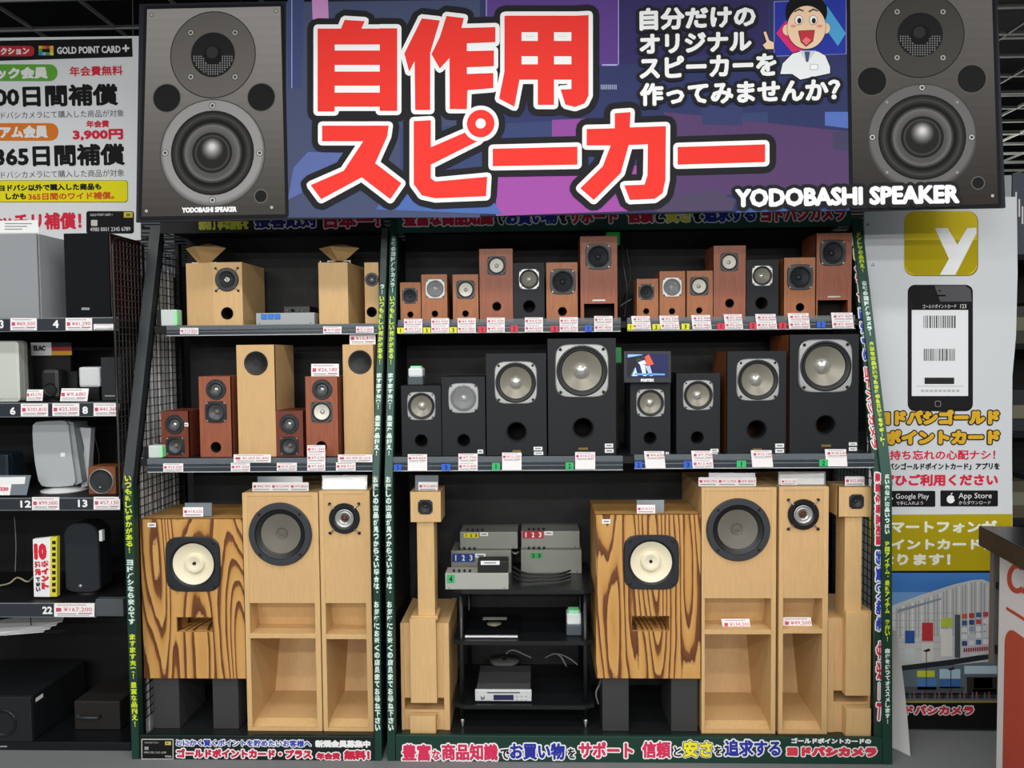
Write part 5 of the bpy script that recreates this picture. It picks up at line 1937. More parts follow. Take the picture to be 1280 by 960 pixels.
a, b = fl.L(120, 760)[0], fl.L(154.5, 760)[0]
m.box(a, b, -.004, .03, P(130, 770, YG).z, P(130, 748.5, YG).z, mat('4a5054', .4), .003)
fl.place(m.build('rail_bracket'))
BASEZ = .035
GROUP = 'price cards on the old shelf edges'
for bb, t, d in (((13, 397.5, 46, 413), '¥69,300', 'grey cloth speaker'), ((82, 397.5, 115, 413), '¥41,290', 'black speaker with dark red sides'), ((26, 504.5, 60, 520.5), '¥101,810', 'white speaker'), ((65.5, 504.3, 99, 520), '¥25,300', 'small oval speaker'),
                 ((117, 504, 149, 520), '¥41,360', 'slim black speaker'), ((40, 621.3, 74, 637.5), '¥99,000', 'tilted white speaker'), ((117, 621, 150, 637), '¥57,130', 'wooden cube speaker'), ((67.6, 754, 118, 771), '¥167,200', 'black pill-shaped speaker')):
    card('%s price card on the rail below the %s' % (t, d), bb, YG - .0025, [t], group=GROUP)
card('small white price slip beside the ¥41,290 card', (117, 405, 144, 412), YG - .0025, [''], group=GROUP)
card('small white price card standing before the white speaker', (33, 487, 53, 501), YG + .02, ['¥9,570'], lean=.2, group=GROUP, slant=-1)
card('larger white ¥9,680 card leaning before the oval speaker', (75, 485.5, 109, 501.5), YG + .02, ['¥9,680'], lean=.25, group=GROUP, slant=-2)


def boxy(name, label, box, Y, zb, depth, mf, ms, rz=0.0, bev=.003, front='front_cloth', sidex=None):
    x0, y0, x1, y1 = box
    th = Th(name, label, 'loudspeaker', (x0+x1)/2, y1, Y, z=zb, rot=(0, 0, rz))
    a, b = th.L(x0, (y0+y1)/2)[0], th.L(x1, (y0+y1)/2)[0]
    t = th.L((x0+x1)/2, y0)[1]
    m = M()
    m.box(a, b, .012, depth, 0, t, ms, bev)
    m.build('cabinet', th.o)
    m = M()
    m.box(a + .001, b - .001, 0, .0115, .001, t - .001, mf, bev)
    m.build(front, th.o)
    return th, a, b, t


CLOTH = mat('8f9499', .9, noise=.12, nscale=400)
th, a, b, t = boxy('bookshelf_speaker', 'grey cloth speaker with pale painted cabinet on the uppermost old shelf', (-30, 292, 47.5, 396), YG + .05, GZ[0], .30, CLOTH, mat('b9bfc6', .5))
fl = Loose(20, 291, YG + .07, .5)
m = M()
m.extr([fl.L(0, 276), fl.L(47, 275), fl.L(49, 291), fl.L(-2, 291)], 0, .002, WHITE)
for i in range(3):
    prect(m, fl, 6, 279 + 3.5*i, 40 - 6*i, 280.2 + 3.5*i, GRY, -.0006)
o = fl.finish(m, 'leaflet', 'white folded leaflet lying on the grey cloth speaker', 'leaflet', 'leaflets on the old shelves')
del o['group']
th, a, b, t = boxy('bookshelf_speaker', 'black-fronted speaker with dark red glossy side on the uppermost old shelf', (80.5, 291, 137, 396), YG + .05, GZ[0], .25, mat('0f1217', .8, spec=.15), mat('3a1218', .25, spec=.5))
m = M()
prect(m, th, 102, 384.5, 112, 387.5, SILV, -.0006)
m.build('badge', th.o)
th, a, b, t = boxy('shelf_speaker', 'off-white rounded speaker cut by the picture edge on the second old shelf', (-35, 426, 25, 491), YG + .07, GZ[1], .06, mat('c3c8c2', .45), mat('a9aea9', .5), bev=.014)
th = Th('brand_sign', 'white card sign with black, red and gold flag stripes on a black board', 'sign', 64, 502, YG + .20, z=GZ[1])
m = M()
x0, z0 = th.L(39, 444.5)
x1, z1 = th.L(64, 428)
m.box(x0, x1, 0, .003, z0, z1, mat('c9cbcc', .6))
xa = th.L(89.5, 436)[0]
for i, h in enumerate(('17181a', '8a2430', 'c8962c')):
    m.box(x1, xa, 0, .003, z1 - (z1-z0)*(i+1)/3, z1 - (z1-z0)*i/3, mat(h, .6))
text(m, th, 'ELAC', (42, 432, 57, 438.5), TXT, -.0006, bold=.5)
m.build('card', th.o)
m = M()
m.box(th.L(41, 470)[0], th.L(88, 470)[0], .004, .02, 0, z0 + .004, BLK)
m.build('board', th.o)
th = Th('oval_speaker', 'small black oval speaker beside the flag sign', 'loudspeaker', 63, 502, YG + .09, z=GZ[1])
m = M()
w = (th.L(75, 480)[0] - th.L(51.5, 480)[0])/2
h = th.L(63, 461)[1]
m.box(-w, w, .0, .06, .004, h, mat('17191b', .45, spec=.5), w*.42)
m.build('body', th.o)
driver(th, th.o, 63, 487, 8.5, 'slim', -.0005)
m = M()
m.lathez(0, .03, [(.028, 0), (.028, .006), (0, .006)], BLK, 20)
m.build('foot', th.o)
th, a, b, t = boxy('small_speaker', 'tiny dark speaker in shade between the oval and white ones', (80, 464, 97, 500), YG + .16, GZ[1], .06, mat('1b1d20', .7), BLK)
th, a, b, t = boxy('small_speaker', 'small rounded white speaker raised on a black block', (98.3, 458.5, 125, 484), YG + .10, P(111, 484, YG + .10).z, .09, mat('cfd3d6', .6), mat('b9bdc0', .5), bev=.008)
m = M()
m.box(-.035, .035, .006, .08, -(th.m.translation.z - GZ[1]), -.0003, BLK, .001)
m.build('block', th.o)
th, a, b, t = boxy('small_speaker', 'slim charcoal speaker at the wire divider end of the second old shelf', (126, 446.5, 150, 498), YG + .07, GZ[1], .10, mat('23262a', .75), mat('2b2e32', .6))
m = M()
prect(m, th, 131, 494, 144, 495.5, SILV, -.0006)
m.build('badge', th.o)
# third shelf
th = Th('tilted_speaker', 'white speaker tilted sideways on a round white foot', 'loudspeaker', 76, 620, YG + .13, z=GZ[2])
m = M()
pts = [(49, 527), (60, 526), (82, 525), (86, 526.5), (89, 531), (93, 565), (97.5, 598), (97, 603), (94, 606), (78, 607.5), (62, 607.5), (56, 606), (52, 600), (48, 580), (45.5, 558), (44.5, 540), (45, 531)]
m.extr([th.L(*p) for p in pts], -.02, .03, mat('a9afb3', .5))
m.build('grille', th.o)
m = M()
pts = [(84, 526), (93, 527.5), (104, 602), (96, 606), (89, 531)]
m.extr([th.L(*p) for p in pts], -.008, .09, mat('8f969b', .5))
m.build('body', th.o)
m = M()
pts = [(94, 535), (108.5, 536), (104, 609), (96, 612), (100, 560)]
m.extr([th.L(*p) for p in pts], .03, .06, mat('b3b9bd', .5))
m.build('bracket', th.o)
m = M()
cx = th.L(76, 615)[0]
m.lathez(cx, .03, [(0, 0), (.088, 0), (.09, .006), (.03, .02), (0, .021)], mat('c9ced1', .4), 36)
m.build('foot', th.o)
m = M()
prect(m, th, 79.5, 565, 85, 570, WHITE, -.021)
m.build('badge', th.o)
th = Th('cube_speaker', 'small walnut cube speaker with round dark grille', 'loudspeaker', 127, 618, YG + .07, z=GZ[2])
a, b = th.L(110.3, 600)[0], th.L(144.5, 600)[0]
t = th.L(127, 583.5)[1]
m = M()
m.box(a, b, 0, .10, 0, t, mat('7a4a2c', .45, noise=.15, nscale=22, stretch=(.5, 5, 5)), .002)
m.build('cabinet', th.o)
m = M()
x, z = th.L(127, 601.5)
r = 15*th.s_(127, 600)
m.lathe(x, z, [(r, -.0002), (r, -.004), (r*.94, -.005), (r*.93, -.002), (r*.6, -.004), (0, -.005)], mat('2c2e31', .7), 0, 40)
g = m.build('grille', th.o)
m = M()
m.lathe(x, z, [(r*1.03, -.0001), (r*1.03, -.0045), (r*.97, -.0055), (r*.95, -.003)], SILV, 0, 40)
m.build('trim_ring', g)
m = M()
x, z = th.L(126, 609)
m.lathe(x, z, [(.004, -.004), (.004, -.0075), (0, -.008)], SILV, 0, 14)
m.build('badge', g)
th = Th('card_holder', 'clear acrylic card holder with a white ¥220 slip on the third old shelf', 'card holder', 18, 620, YG + .015, z=GZ[2], rot=(-.15, 0, 0))
m = M()
m.extr([th.L(-20, 594), th.L(38.5, 594), th.L(33, 619), th.L(-20, 619)], .0, .002, SMOKE)
m.build('acrylic_plate', th.o)
m = M()
m.extr([th.L(-20, 597), th.L(32, 596), th.L(31, 605), th.L(-20, 606)], -.0012, -.0002, PAPER)
m.extr([th.L(-20, 606), th.L(14.5, 605), th.L(12.5, 619), th.L(-20, 619)], -.0012, -.0002, CARD)
text(m, th, '220', (0, 609, 11, 613.5), MAG, -.0018, thin=True, bold=.3)
m.build('price_slip', th.o)
th, a, b, t = boxy('shelf_speaker', 'dark blue rounded speaker cut by the picture edge on the third old shelf', (-30, 567, 11, 600), YG + .16, GZ[2], .10, mat('1d2a33', .5), mat('1d2a33', .5), bev=.012)
# fourth shelf
th = Th('point_sign', 'white upright sign with red 10 and yellow side strip', 'sign', 53, 746, YG + .05, z=GZ[3])
m = M()
m.extr([th.L(41, 674), th.L(63, 671.5), th.L(62.5, 746), th.L(42.5, 746)], 0, .02, WHITE)
text(m, th, '10', (42.5, 679, 58.5, 700), mat('cf2438', .5), -.0006, bold=1.6)
vtext(m, th, 'ポイント', 56, 700, 57, 737, 10, mat('cf2438', .5), 1.2)
vtext(m, th, '還元', 47, 701, 47.5, 720, 8, mat('cf2438', .5), .9)
vtext(m, th, 'で安い', 47.5, 721, 48, 740, 6, TXT, .5)
m.build('front_face', th.o)
m = M()
m.extr([th.L(63.2, 671.5), th.L(71, 671), th.L(71, 746), th.L(62.7, 746)], .001, .02, mat('d8cf3a', .5))
vtext(m, th, 'ゴールドポイント', 67, 676, 67, 742, 5, TXT, .4) if False else None
for i in range(9):
    prect(m, th, 65, 676 + i*7.5, 69.5, 680.5 + i*7.5, TXT, .0005)
m.build('side_strip', th.o)
th = Th('pill_speaker', 'tall black pill-shaped speaker with round emblem at its foot', 'loudspeaker', 102, 740, YG + .09, z=GZ[3])
m = M()
cx0, cx1 = th.L(80, 690)[0], th.L(124, 690)[0]
zt, zb = th.L(102, 654)[1], .012
r = (cx1-cx0)/2
cx = (cx0+cx1)/2
R2 = r*.8
pts = [(cx + R2*cos(radians(a)) + (r-R2)*(1 if cos(radians(a)) > 0 else -1), (zt - R2 if sin(radians(a)) > 0 else zb + R2*.4) + R2*sin(radians(a))*(1 if sin(radians(a)) > 0 else .4)) for a in range(0, 360, 9)]
m.extr(pts, .004, .09, mat('15181b', .5))
m.build('body', th.o)
m = M()
m.extr([(cx + (x-cx)*.95, (z - .004) if z > .1 else z + .004) for x, z in pts], 0, .0038, mat('20262c', .85))
m.build('grille', th.o)
m = M()
x, z = th.L(100.6, 732.5)
m.lathe(x, z, [(.007, -.0002), (.007, -.003), (0, -.0035)], SILV, 0, 18)
m.build('badge', th.o)
m = M()
m.lathez(cx, .05, [(.05, 0), (.05, .008), (.02, .0125), (0, .0125)], BLK, 24)
m.build('foot', th.o)
m = M()
m.box(cx1 + .001, cx1 + .014, .0, .02, zt - .075, zt - .03, WHITE, .002)
m.box(cx1 - .004, cx1 + .002, .004, .016, zt - .06, zt - .05, WHITE)
m.build('security_tag', th.o)
cable('tangled cream cable behind the red 10 sign', [(0, 732, .25), (12, 729, .22), (22, 722, .24), (35, 727, .22), (44, 718, .3)], .0035, mat('a39c86', .5))
cable('thin grey wire hanging behind the fourth old shelf', [(18, 646, .46), (20, 680, .45), (19, 715, .45)], .002, GC)
cable('thin grey wire hanging behind the tilted white speaker', [(118, 545, .46), (124, 575, .44), (115, 600, .42)], .002, GC)
# papers below
th = Th('paper_stack', 'loose white papers stacked on a wire tray under the fourth old shelf', 'papers', 37, 794, YG + .04, z=P(37, 793, YG + .04).z)
for i in range(4):
    m = M()
    m.extr([(-.30, .0), (.05 + .02*i, 0.0), (.05 + .02*i, .0012), (-.30, .0012)], 0, .2, PAPER)
    o = m.build('sheet', th.o)
    o.location = (0, .004*i, .004 + .006*i)
    o.rotation_euler = (0, radians(-1.5*i), radians(14 + 4*i))
m = M()
hz = GZ[3] - .035 - th.m.translation.z
for x in (-.25, -.02):
    m.tube([(x, .04, 0), (x, .04, hz)], .002, BLK, 6)
    m.tube([(x, .3, 0), (x, .3, hz)], .002, BLK, 6)
for y in (.02, .04, .12, .2, .3):
    m.tube([(-.3, y, 0), (.12, y, 0)], .002, BLK, 6)
m.build('tray', th.o)
# subwoofers
SUBM = mat('15171a', .45, spec=.5)
th = Th('subwoofer', 'black box subwoofer with round driver on the lowest old shelf', 'subwoofer', 0, 938, YG + .0, z=BASEZ + .0006)
a, b = th.L(-90, 905)[0], th.L(39.5, 905)[0]
t = th.L(0, 871.5)[1]
m = M()
m.box(a, b, .012, .37, 0.0, t, SUBM, .003)
m.build('cabinet', th.o)
m = M()
m.box(a, b, 0, .0115, .0, t, mat('1b1e22', .5), .003)
m.build('front_panel', th.o)
driver(th, th.o, 4, 904, 17, 'slim', -.0005)
m = M()
prect(m, th, -4, 932, 9, 934, GRY, -.0006)
m.build('badge', th.o)
m = M()
m.box(b, b + .0012, .03, .075, t - .033, t - .018, WHITE)
m.build('side_sticker', th.o)
th = Th('box_lid', 'black flat case lying behind the subwoofer under the old shelf', 'case', 118, 940, YG + .10, z=BASEZ + .0006)
m = M()
a, b = th.L(93, 900)[0], th.L(150, 900)[0]
m.box(a, b, 0, .22, 0, .12, mat('1f1d1c', .6), .004)
m.build('case', th.o)
m = M()
m.tube([(a + .02, -.004, .06), (a + .02, -.02, .06), (a + .11, -.02, .06), (a + .11, -.004, .06)], .006, STEEL, 8)
m.build('handle', th.o)

# wire divider at the end of the old shelves
th = Th('wire_divider', 'black wire grid divider with rounded corner between old shelves and narrow bay', 'wire grid', 151, 640, .03, z=GZ[2])
T = th.m.translation
h = P(151, 296, .03).z - T.z
m = M()
arc = [(0, .045 - .045*cos(radians(k)), h - .045 + .045*sin(radians(k))) for k in range(0, 91, 15)]
m.tube([(0, 0, 0), (0, 0, h*.5)] + arc + [(0, .23, h), (0, .23, 0)], .0055, mat('161413', .4), 8)
m.build('frame', th.o)
m = M()
k = 0
z = .02
while z < h - .02:
    m.box(-.0018, .0018, 0.0 if z < h - .05 else .02, .23, z, z + .0036, mat('3a3634', .4))
    z += .027
for k in range(1, 9):
    m.box(-.0012, .0012, k*.026, k*.026 + .0024, 0, h - .006, mat('3a3634', .4))
m.build('grid', th.o)
# pale ribbed board seen through the side grid
th = Th('ribbed_panel', 'pale ribbed board seen through the narrow bay\'s side grid', 'panel', 165, 950, .10, z=0, x=XL0 - .045)
m = M()
for k in range(14):
    m.box(-.004, .002 if k % 2 else .007, k*.027, (k+1)*.027, 0, min(1.95, ZK + k*.027*3.4), mat('eef0f2', .6))
m.build('board', th.o)

# ------------------------------------------------------------------ phone poster
pp = Th('standing_poster', 'tall white poster with phone, gold lettering and store building photo', 'poster', 1180, 912, .26, z=.002)
m = M()
pts = [(1080, 247), (1271, 246), (1272, 340), (1270, 420), (1265.5, 470), (1265, 560), (1266, 700), (1267, 911), (1095, 911), (1085, 600)]
q = [pp.L(*p) for p in pts]
q = [(a, max(b, 0)) for a, b in q]
m.extr(q, 0, .008, mat('cbd0d6', .55))
m.build('sheet', pp.o)
m = M()
OL = C_('a79712')
prect(m, pp, 1130, 264, 1222.5, 345, C_('6a5f1a'), -.0008, 13)
prect(m, pp, 1130, 264, 1221.5, 344, C_('c9b524'), -.0012, 13)
ppoly(m, pp, [(1130.5, 300), (1221, 300), (1221.4, 331), (1217, 338), (1209, 343.5), (1143, 343.5), (1135, 339), (1130.5, 331)], OL, -.0016)
s = 200/873
ppoly(m, pp, [(385, 372), (455, 372), (508, 462), (562, 372), (612, 370), (612, 400), (497, 627), (412, 627), (462, 540)], C_('e6e9ec'), -.0020, s, 1080, 200)
m.build('app_emblem', pp.o)
m = M()
prect(m, pp, 1134.5, 356, 1216, 514, C_('1c1c1f'), -.0008, 9)
ppoly(m, pp, [(1168, 357), (1206, 357), (1213, 362), (1214.5, 377), (1175, 377)], C_('55555a'), -.0012)
pdisc(m, pp, 1174.5, 363.5, 1.3, C_('0c0c0e'), -.0016)
prect(m, pp, 1169, 368.5, 1182, 370.5, C_('0c0c0e'), -.0016, 1)
prect(m, pp, 1139.5, 378, 1210, 495, C_('dfe3e8'), -.0012)
prect(m, pp, 1139.5, 378, 1210, 387.5, C_('1b1b1e'), -.0016)
text(m, pp, 'ゴールドポイントカード', (1153, 380.3, 1195, 385.3), WO, -.0020)
text(m, pp, '123', (1200, 380.3, 1207.5, 385.3), WO, -.0020)
rr = random.Random(3)
for (x0, x1, ya, yb) in ((1154, 1196, 394.5, 410), (1154.5, 1194, 436, 451)):
    x = x0
    while x < x1 - 1:
        w = rr.choice((.5, .7, 1.1, 1.6))
        prect(m, pp, x, ya, min(x + w, x1), yb, C_(rr.choice(('2a2a2c', '2a2a2c', '6a6a6c'))), -.0016)
        x += w + rr.choice((.6, .9, 1.3))
prect(m, pp, 1155.5, 472, 1192.5, 480, C_('2c2c2f'), -.0016)
prect(m, pp, 1145, 482.6, 1204, 483.1, C_('8f8f92'), -.0016)
for i in range(9):
    prect(m, pp, 1151 + i*5.5, 487, 1155 + i*5.5, 490, C_('b3b6ba'), -.0016)
prect(m, pp, 1168.5, 501, 1176, 508.5, C_('8a8a8e'), -.0012, 2)
prect(m, pp, 1169.2, 501.7, 1175.3, 507.8, C_('1c1c1f'), -.0016, 1.6)
m.build('printed_phone', pp.o)
m = M()
GOLD, GK = C_('d2a62e'), C_('1c1812')
text(m, pp, 'ヨドバシゴールド', (1096, 512, 1249, 531), GOLD, -.0024, bold=1.7, outs=[(1.4, GK)])
text(m, pp, 'ポイントカード', (1105, 537, 1249.5, 555.5), GOLD, -.0024, bold=1.7, outs=[(1.4, GK)])
CR = C_('cc2a44')
text(m, pp, 'お持ち忘れの心配ナシ！', (1099, 562.5, 1244, 574.8), CR, bold=.4)
text(m, pp, '「ヨドバシゴールドポイントカード」アプリを', (1091, 578.5, 1249.5, 587.5), C_('1d1d20'), bold=.4)
text(m, pp, 'ぜひご利用ください', (1101, 592.5, 1247.5, 607.5), CR, bold=.8)
prect(m, pp, 1098, 613.5, 1169, 633.5, C_('17171a'), -.0008, 1.5)
prect(m, pp, 1175.3, 613, 1247.3, 633, C_('17171a'), -.0008, 1.5)
text(m, pp, 'Google Play', (1119.5, 617, 1161, 625.5), WO, -.0012)
text(m, pp, 'で手に入れよう', (1120, 626.5, 1153.5, 631), WO, -.0012)
text(m, pp, 'App Store', (1198, 616, 1239.5, 625), WO, -.0012)
text(m, pp, 'からダウンロード', (1198.5, 625.8, 1238, 630.5), WO, -.0012)
pdisc(m, pp, 1188.2, 624, 5.0, WO, -.0012, 5.2)
pdisc(m, pp, 1194.3, 622.6, 2.2, C_('17171a'), -.0016)
ppoly(m, pp, [(1188, 618.5), (1188.6, 616.6), (1190.6, 615.6), (1190, 617.6)], WO, -.0012)
ppoly(m, pp, [(1110.5, 618), (1116.5, 623.2), (1110.5, 628.5)], WO, -.0012)
m.build('printed_lettering', pp.o)
m = M()
ppoly(m, pp, [(1086, 643.5), (1265.2, 642.5), (1265.8, 713), (1089, 713.5)], OL, -.0008)
text(m, pp, 'スマートフォンが', (1094, 650.5, 1246, 666), C_('e3e4d4'), -.0012, bold=.9)
text(m, pp, 'ポイントカードに', (1094, 673, 1246, 687), C_('e3e4d4'), -.0012, bold=.9)
text(m, pp, 'なります！', (1098, 692, 1188, 706.5), C_('e3e4d4'), -.0012, bold=.9)
m.build('olive_band', pp.o)
# printed photograph of a store building
m = M()
ppoly(m, pp, [(1090, 713.5), (1265.8, 713), (1266, 716), (1090, 716)], C_('16161a'), -.0008)
ppoly(m, pp, [(1090, 716), (1266, 716), (1267, 876), (1094, 876)], C_('3f74b8'), -.0008)
ppoly(m, pp, [(1090, 740), (1267, 740), (1267, 800), (1090, 800)], C_('6a96c8'), -.0010)
roof = [(1092, 768), (1115, 757), (1150, 744), (1190, 731), (1215, 725), (1228, 724), (1240, 729), (1252, 742), (1262, 760), (1267, 776)]
ppoly(m, pp, roof + [(1267, 850), (1092, 850)], C_('b9bcbd'), -.0012)
for i in range(44):   # fins of the curved front
    x = 1093 + i*3.9
    f = x
    ytop = 768 - (x-1092)*.35 if x < 1215 else 725 + max(0, (x-1228))*1.15
    prect(m, pp, x, max(ytop, 725) + 2, x + 1.1, 800 - (x-1092)*.06, C_('8a8d90' if i % 3 else 'd5d8d9'), -.0016)
for i in range(6):
    prect(m, pp, 1100, 772 + i*9 - 6, 1200, 772.7 + i*9 - 6, C_('9a9da0'), -.0018)
ppoly(m, pp, [(1122, 762), (1176, 747), (1176, 749.5), (1122, 766)], C_('7f8a94'), -.0020)
ppoly(m, pp, [(1092, 836), (1190, 824), (1241, 816), (1246, 822), (1190, 831), (1092, 842)], C_('26282c'), -.0022)
ppoly(m, pp, [(1092, 842), (1190, 831), (1267, 824), (1267, 876), (1092, 876)], C_('5c6a74'), -.0020)
sign = [((1131, 788, 1143, 804), '2f4f8f'), ((1131, 810, 1143, 826), 'b9c4c0'), ((1152, 778, 1166, 801), 'b03238'), ((1152, 803, 1166, 826), 'c9c6c2'), ((1176, 772, 1190, 784), 'aebd4a'), ((1176, 786, 1190, 820), 'd3d3cf'), ((1193, 768, 1200, 822), '4a4e55')]
for bb, h in sign:
    prect(m, pp, *bb, C_(h), -.0024)
for r_ in range(5):
    for c in range(4):
        h = ['c05a3a', 'b03a3e', '3a5a92', 'b8454a', '39578f', '2f4a80', 'c04a4a', 'd8dade', 'd0d4d8', '8a98ac', 'd8dade', 'c8ccd2', 'd0d2d6', 'b9c0c8', 'd8dade', 'c8ccd0', '2f4a80', 'd0d4d8', '39578f', 'd8dade'][r_*4 + c]
        prect(m, pp, 1202 + c*8.8, 767 + r_*8.5 - c*.8, 1208.5 + c*8.8, 773 + r_*8.5 - c*.8, C_(h), -.0024)
for i in range(12):
    prect(m, pp, 1204 + i*2.8, 810 - i*.2, 1206 + i*2.8, 815 - i*.2, C_('9a3a52'), -.0026)
text(m, pp, 'マルチメディア', (1212, 815, 1236, 819), WO, -.0026)
for bb, h in (((1146, 838, 1168, 846), 'b9c23a'), ((1146, 848, 1170, 862), '4a78b0'), ((1174, 836, 1200, 848), 'a9c6d8'), ((1174, 850, 1200, 860), '3a6aa8'), ((1205, 832, 1246, 842), 'b5c9d6'), ((1208, 846, 1246, 868), '2f2a28'), ((1217, 847, 1240, 860), 'd8b03a'), ((1216, 861, 1245, 865), '9a3a2c'),
              ((1130, 858, 1205, 868), '4c4f55'), ((1132, 866, 1245, 873), '3a3c40')):
    prect(m, pp, *bb, C_(h), -.0026)
for i in range(22):
    x = 1131 + i*5.2
    prect(m, pp, x, 866 - (i % 3), x + 1.6, 873, C_(('23252a', '6a6a6e', '8a5a4a')[i % 3]), -.0030)
for x, y in ((1157, 812), (1187.5, 835)):
    prect(m, pp, x, y, x + 1.0, 872, C_('2a2c30'), -.0032)
    ppoly(m, pp, [(x - 4, y + 1), (x + 4, y - 2), (x + 6, y + 1), (x, y + 3)], C_('2a2c30'), -.0032)
ppoly(m, pp, [(1094, 876), (1267, 875.5), (1267, 878), (1094, 878.5)], C_('a3902a'), -.0012)
ppoly(m, pp, [(1094, 878.5), (1267, 878), (1267, 911), (1094.5, 911)], C_('141416'), -.0010)
text(m, pp, 'ヨドバシカメラ', (1114, 881.5, 1217, 893.5), C_('c83a4a'), -.0016, bold=1.0, outs=[(1.1, WO)])
m.build('printed_photo', pp.o)
for i, (x, y) in enumerate(((1084.5, 281.5), (1091, 331))):
    m = M()
    a = pp.L(x, y)
    m.lathe(a[0], a[1], [(.006, -.0002), (.006, -.002), (.003, -.003), (0, -.0032)], SILV, 0, 14)
    m.build('eyelet', pp.o)

# curled white sheet leaning behind the bay's corner
th = Th('curled_sheet', 'curled white board standing on the floor before the building photo', 'board', 1128, 930, .06, z=.0006)
m = M()
g = []
ht = P(1121, 784.5, .14).z
for j in range(9):
    f = j/8
    zz_ = ht*f
    xl = th.L(1114, 921 - 137*f)[0]
    xr = th.L(1138 - 12*min(1, f*1.05) + 2*sin(pi*f), 932 - 147*f)[0]
    row = []
    for i in range(7):
        u = i/6
        row.append((xl + (xr-xl)*u, .08*(1-u) + .03*f + .02*sin(pi*u), zz_))
    g.append(row)
vs = [p for r_ in g for p in r_] + [(p[0] + .0015, p[1] + .003, p[2]) for r_ in g for p in r_]
fs = []
for k in (0, 63):
    for j in range(8):
        for i in range(6):
            fs.append((k + j*7+i, k + j*7+i+1, k + (j+1)*7+i+1, k + (j+1)*7+i))
m.add(vs, fs, mat('dfe1e2', .5), True)
for j in range(8):
    for i in (0, 6):
        m.add([vs[j*7+i], vs[(j+1)*7+i], vs[63+(j+1)*7+i], vs[63+j*7+i]], [(0, 1, 2, 3)], mat('dfe1e2', .5))
m.build('sheet', th.o)

# dark shelving behind the poster, with boxes on top
th = Th('storage_shelf', 'dark storage shelf standing behind the tall white poster', 'shelf', 1275, 900, .62, z=0, x=P(1236, 600, .62).x)
m = M()
ht = P(1262, 318, .62).z
m.box(0, .9, .0, .4, 0, .03, BLK)
m.box(0, .9, .38, .4, 0, ht, BLK)
m.box(0, .02, .0, .4, 0, ht, BLK)
m.box(.88, .9, .0, .4, 0, ht, BLK)
m.build('carcass', th.o)
for k in range(5):
    m = M()
    m.box(.02, .88, .002, .38, ht*(k+1)/5 - .025, ht*(k+1)/5 - .0006, BLKG)
    m.build('shelf_board', th.o)
sx, sy = th.m.translation.x, .62
for i, (x0, x1, y0, d, h, lb) in enumerate(((1240, 1264, 219, .30, 'a3a8ac', 'pale grey carton on the storage shelf above the white poster'), (1265, 1305, 216, .26, '4a505c', 'dark blue-grey carton with white side print beside the pale carton'))):
    t2 = Th('carton', lb, 'box', (x0+x1)/2, 318, .66 + .02*i, z=ht)
    a, b = t2.L(x0, 270)[0], t2.L(x1, 270)[0]
    m = M()
    m.box(a, b, 0, d, 0, t2.L((x0+x1)/2, y0)[1], mat(h, .6), .002)
    m.build('box', t2.o)
    m = M()
    for k in range(3):
        prect(m, t2, x0 + 4 + k*4, 240 + 9*k, x0 + 6 + k*4, 262 + 9*k, mat('dfe1e3' if i else '6a6e72', .6), -.0008)
    m.build('print', t2.o)
for k in range(4):
    for i in range(2):
        y = (340, 420, 500, 585)[k]
        t2 = Th('carton', 'dark carton on shelf %s of the storage shelf, %s' % (('four', 'three', 'two', 'one')[k], ('beside the poster', 'at its far end')[i]), 'box', 1275 + i*34, y + 60, .66, z=ht*(4-k)/5)
        m = M()
        m.box(-.05, .05, 0, .2, 0, .17 + .02*((k+i) % 2), mat(('3a3c34', '25282c', '4a4636', '2c3036')[(k+i) % 4], .6), .002)
        m.build('box', t2.o)
        m = M()
        m.box(-.03, .03, -.0008, 0, .06, .12, mat('6a6a5a', .6))
        m.build('print', t2.o)

# counter with dark top
ct = Th('shop_counter', 'white counter with glossy black top and red printed card panel', 'counter', 1250, 900, -.46, z=0)
T = ct.m.translation
p1 = P(1223, 657, -.46)
zt = p1.z
ang = radians(-7)
m = M()
x0 = p1.x - T.x
m.box(0, .9, -1.5, .0, zt - .062, zt, mat('0c0d0f', .25, spec=.2), .003)
o = m.build('counter_top', ct.o)
o.location = (x0, 0, 0)
o.rotation_euler = (0, 0, ang)
m = M()
xp = P(1249.5, 800, -.49).x - T.x
m.box(0, .8, -1.45, -.03, .0, zt - .063, mat('dfe1e6', .45))
o = m.build('body', ct.o)
o.location = (xp, 0, 0)
o.rotation_euler = (0, 0, ang)
# print on the side that faces the bay
side = Matrix.Translation((p1.x, -.46, 0)) @ Matrix.Identity(4)
fm = Matrix.Translation(Vector((T.x + xp, -.46, 0))) @ Matrix.Rotation(ang, 4, 'Z') @ Matrix.Rotation(radians(-90), 4, 'Z')


class Side:
    L = Th.L


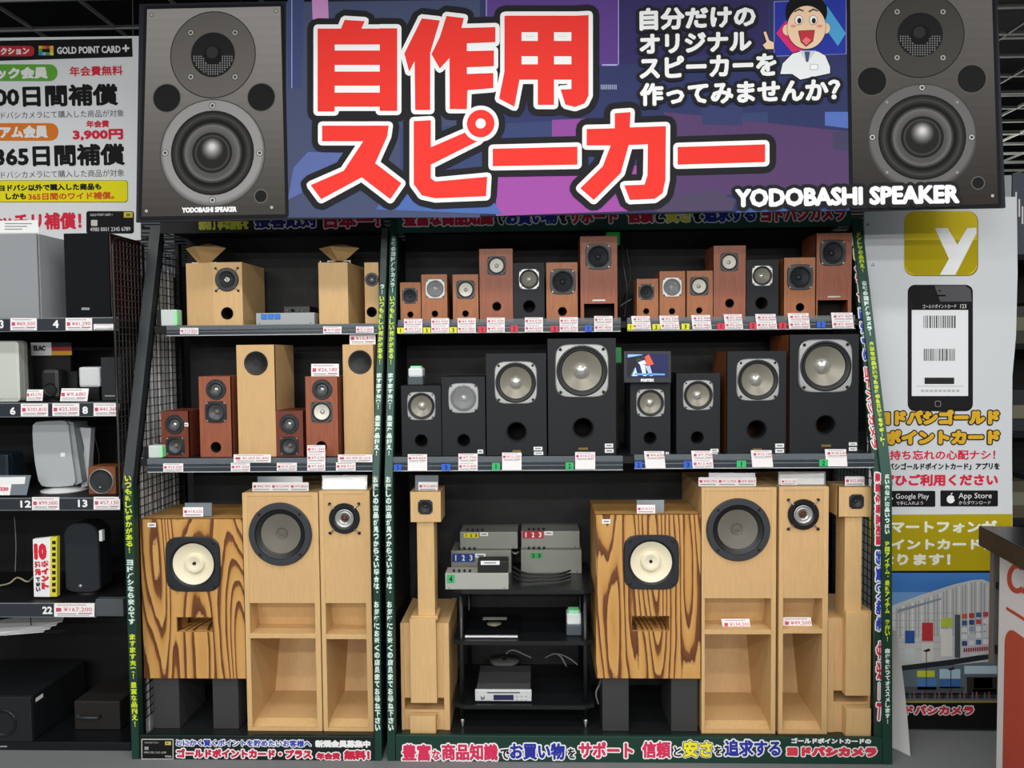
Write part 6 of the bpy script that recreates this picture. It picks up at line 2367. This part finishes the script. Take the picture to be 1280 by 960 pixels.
sd = Side()
sd.m = fm
sd.inv = fm.inverted()
m = M()
CRD = mat('c2402f', .4)
arc = [(1272 + 13*cos(radians(50 + 260*k/18)), 723 - 19*sin(radians(50 + 260*k/18))) for k in range(19)]
arc += [(1272 + 7.5*cos(radians(50 + 260*k/18)), 723 - 12.5*sin(radians(50 + 260*k/18))) for k in range(18, -1, -1)]
m.poly([sd.L(*p) for p in arc], -.001, CRD)
vs, fs, be, gx0_, gx1_, gz0_, gz1_ = glyphs('ARD')
vs = [sd.L(1277.5 + (v[0]-gx0_)/(gx1_-gx0_)*75, 742 - (v[1]-gz0_)/(gz1_-gz0_)*38) for v in vs]
m.add([(x, -.001, z) for x, z in vs], fs, CRD)
m.poly([sd.L(*p) for p in ((1258, 758), (1284, 774), (1284, 778.5), (1258, 762))], -.001, CRD)
m.build('card_lettering', None)
o = bpy.data.objects[-1] if False else [q_ for q_ in COL.objects if q_.name.startswith('card_lettering')][-1]
o.parent = ct.o
o.matrix_basis = ct.inv @ fm
m = M()
q0 = sd.L(1255.5, 850)
ztop = sd.L(1270, 790)[1]
pts = []
x0_, x1_, z0_, z1_ = q0[0], q0[0] + .75, .12, ztop
for cx_, cz_, a0 in ((x1_ - .06, z1_ - .06, 0), (x0_ + .06, z1_ - .06, 90), (x0_ + .06, z0_ + .06, 180), (x1_ - .06, z0_ + .06, 270)):
    for k in range(7):
        t = radians(a0 + 15*k)
        pts.append((cx_ + .06*cos(t), cz_ + .06*sin(t)))
m.extr(pts, -.0015, -.0003, mat('b84434', .35))
o = m.build('printed_card', ct.o)
o.matrix_basis = ct.inv @ fm
m = M()
ax_ = P(1241, 800, -.45).x - T.x
m.box(ax_ - .008, ax_ + .012, .0, .02, P(1241, 828, -.45).z, zt - .085, mat('6a6a68', .35, metal=.4), .002)
m.box(ax_, ax_ + .04, -.02, .0, P(1241, 815, -.45).z, P(1241, 805, -.45).z, BLK)
m.box(ax_, ax_ + .04, -.02, .0, zt - .2, zt - .18, BLK)
m.build('corner_bracket', ct.o)

bpy.data.objects.remove(_fo)
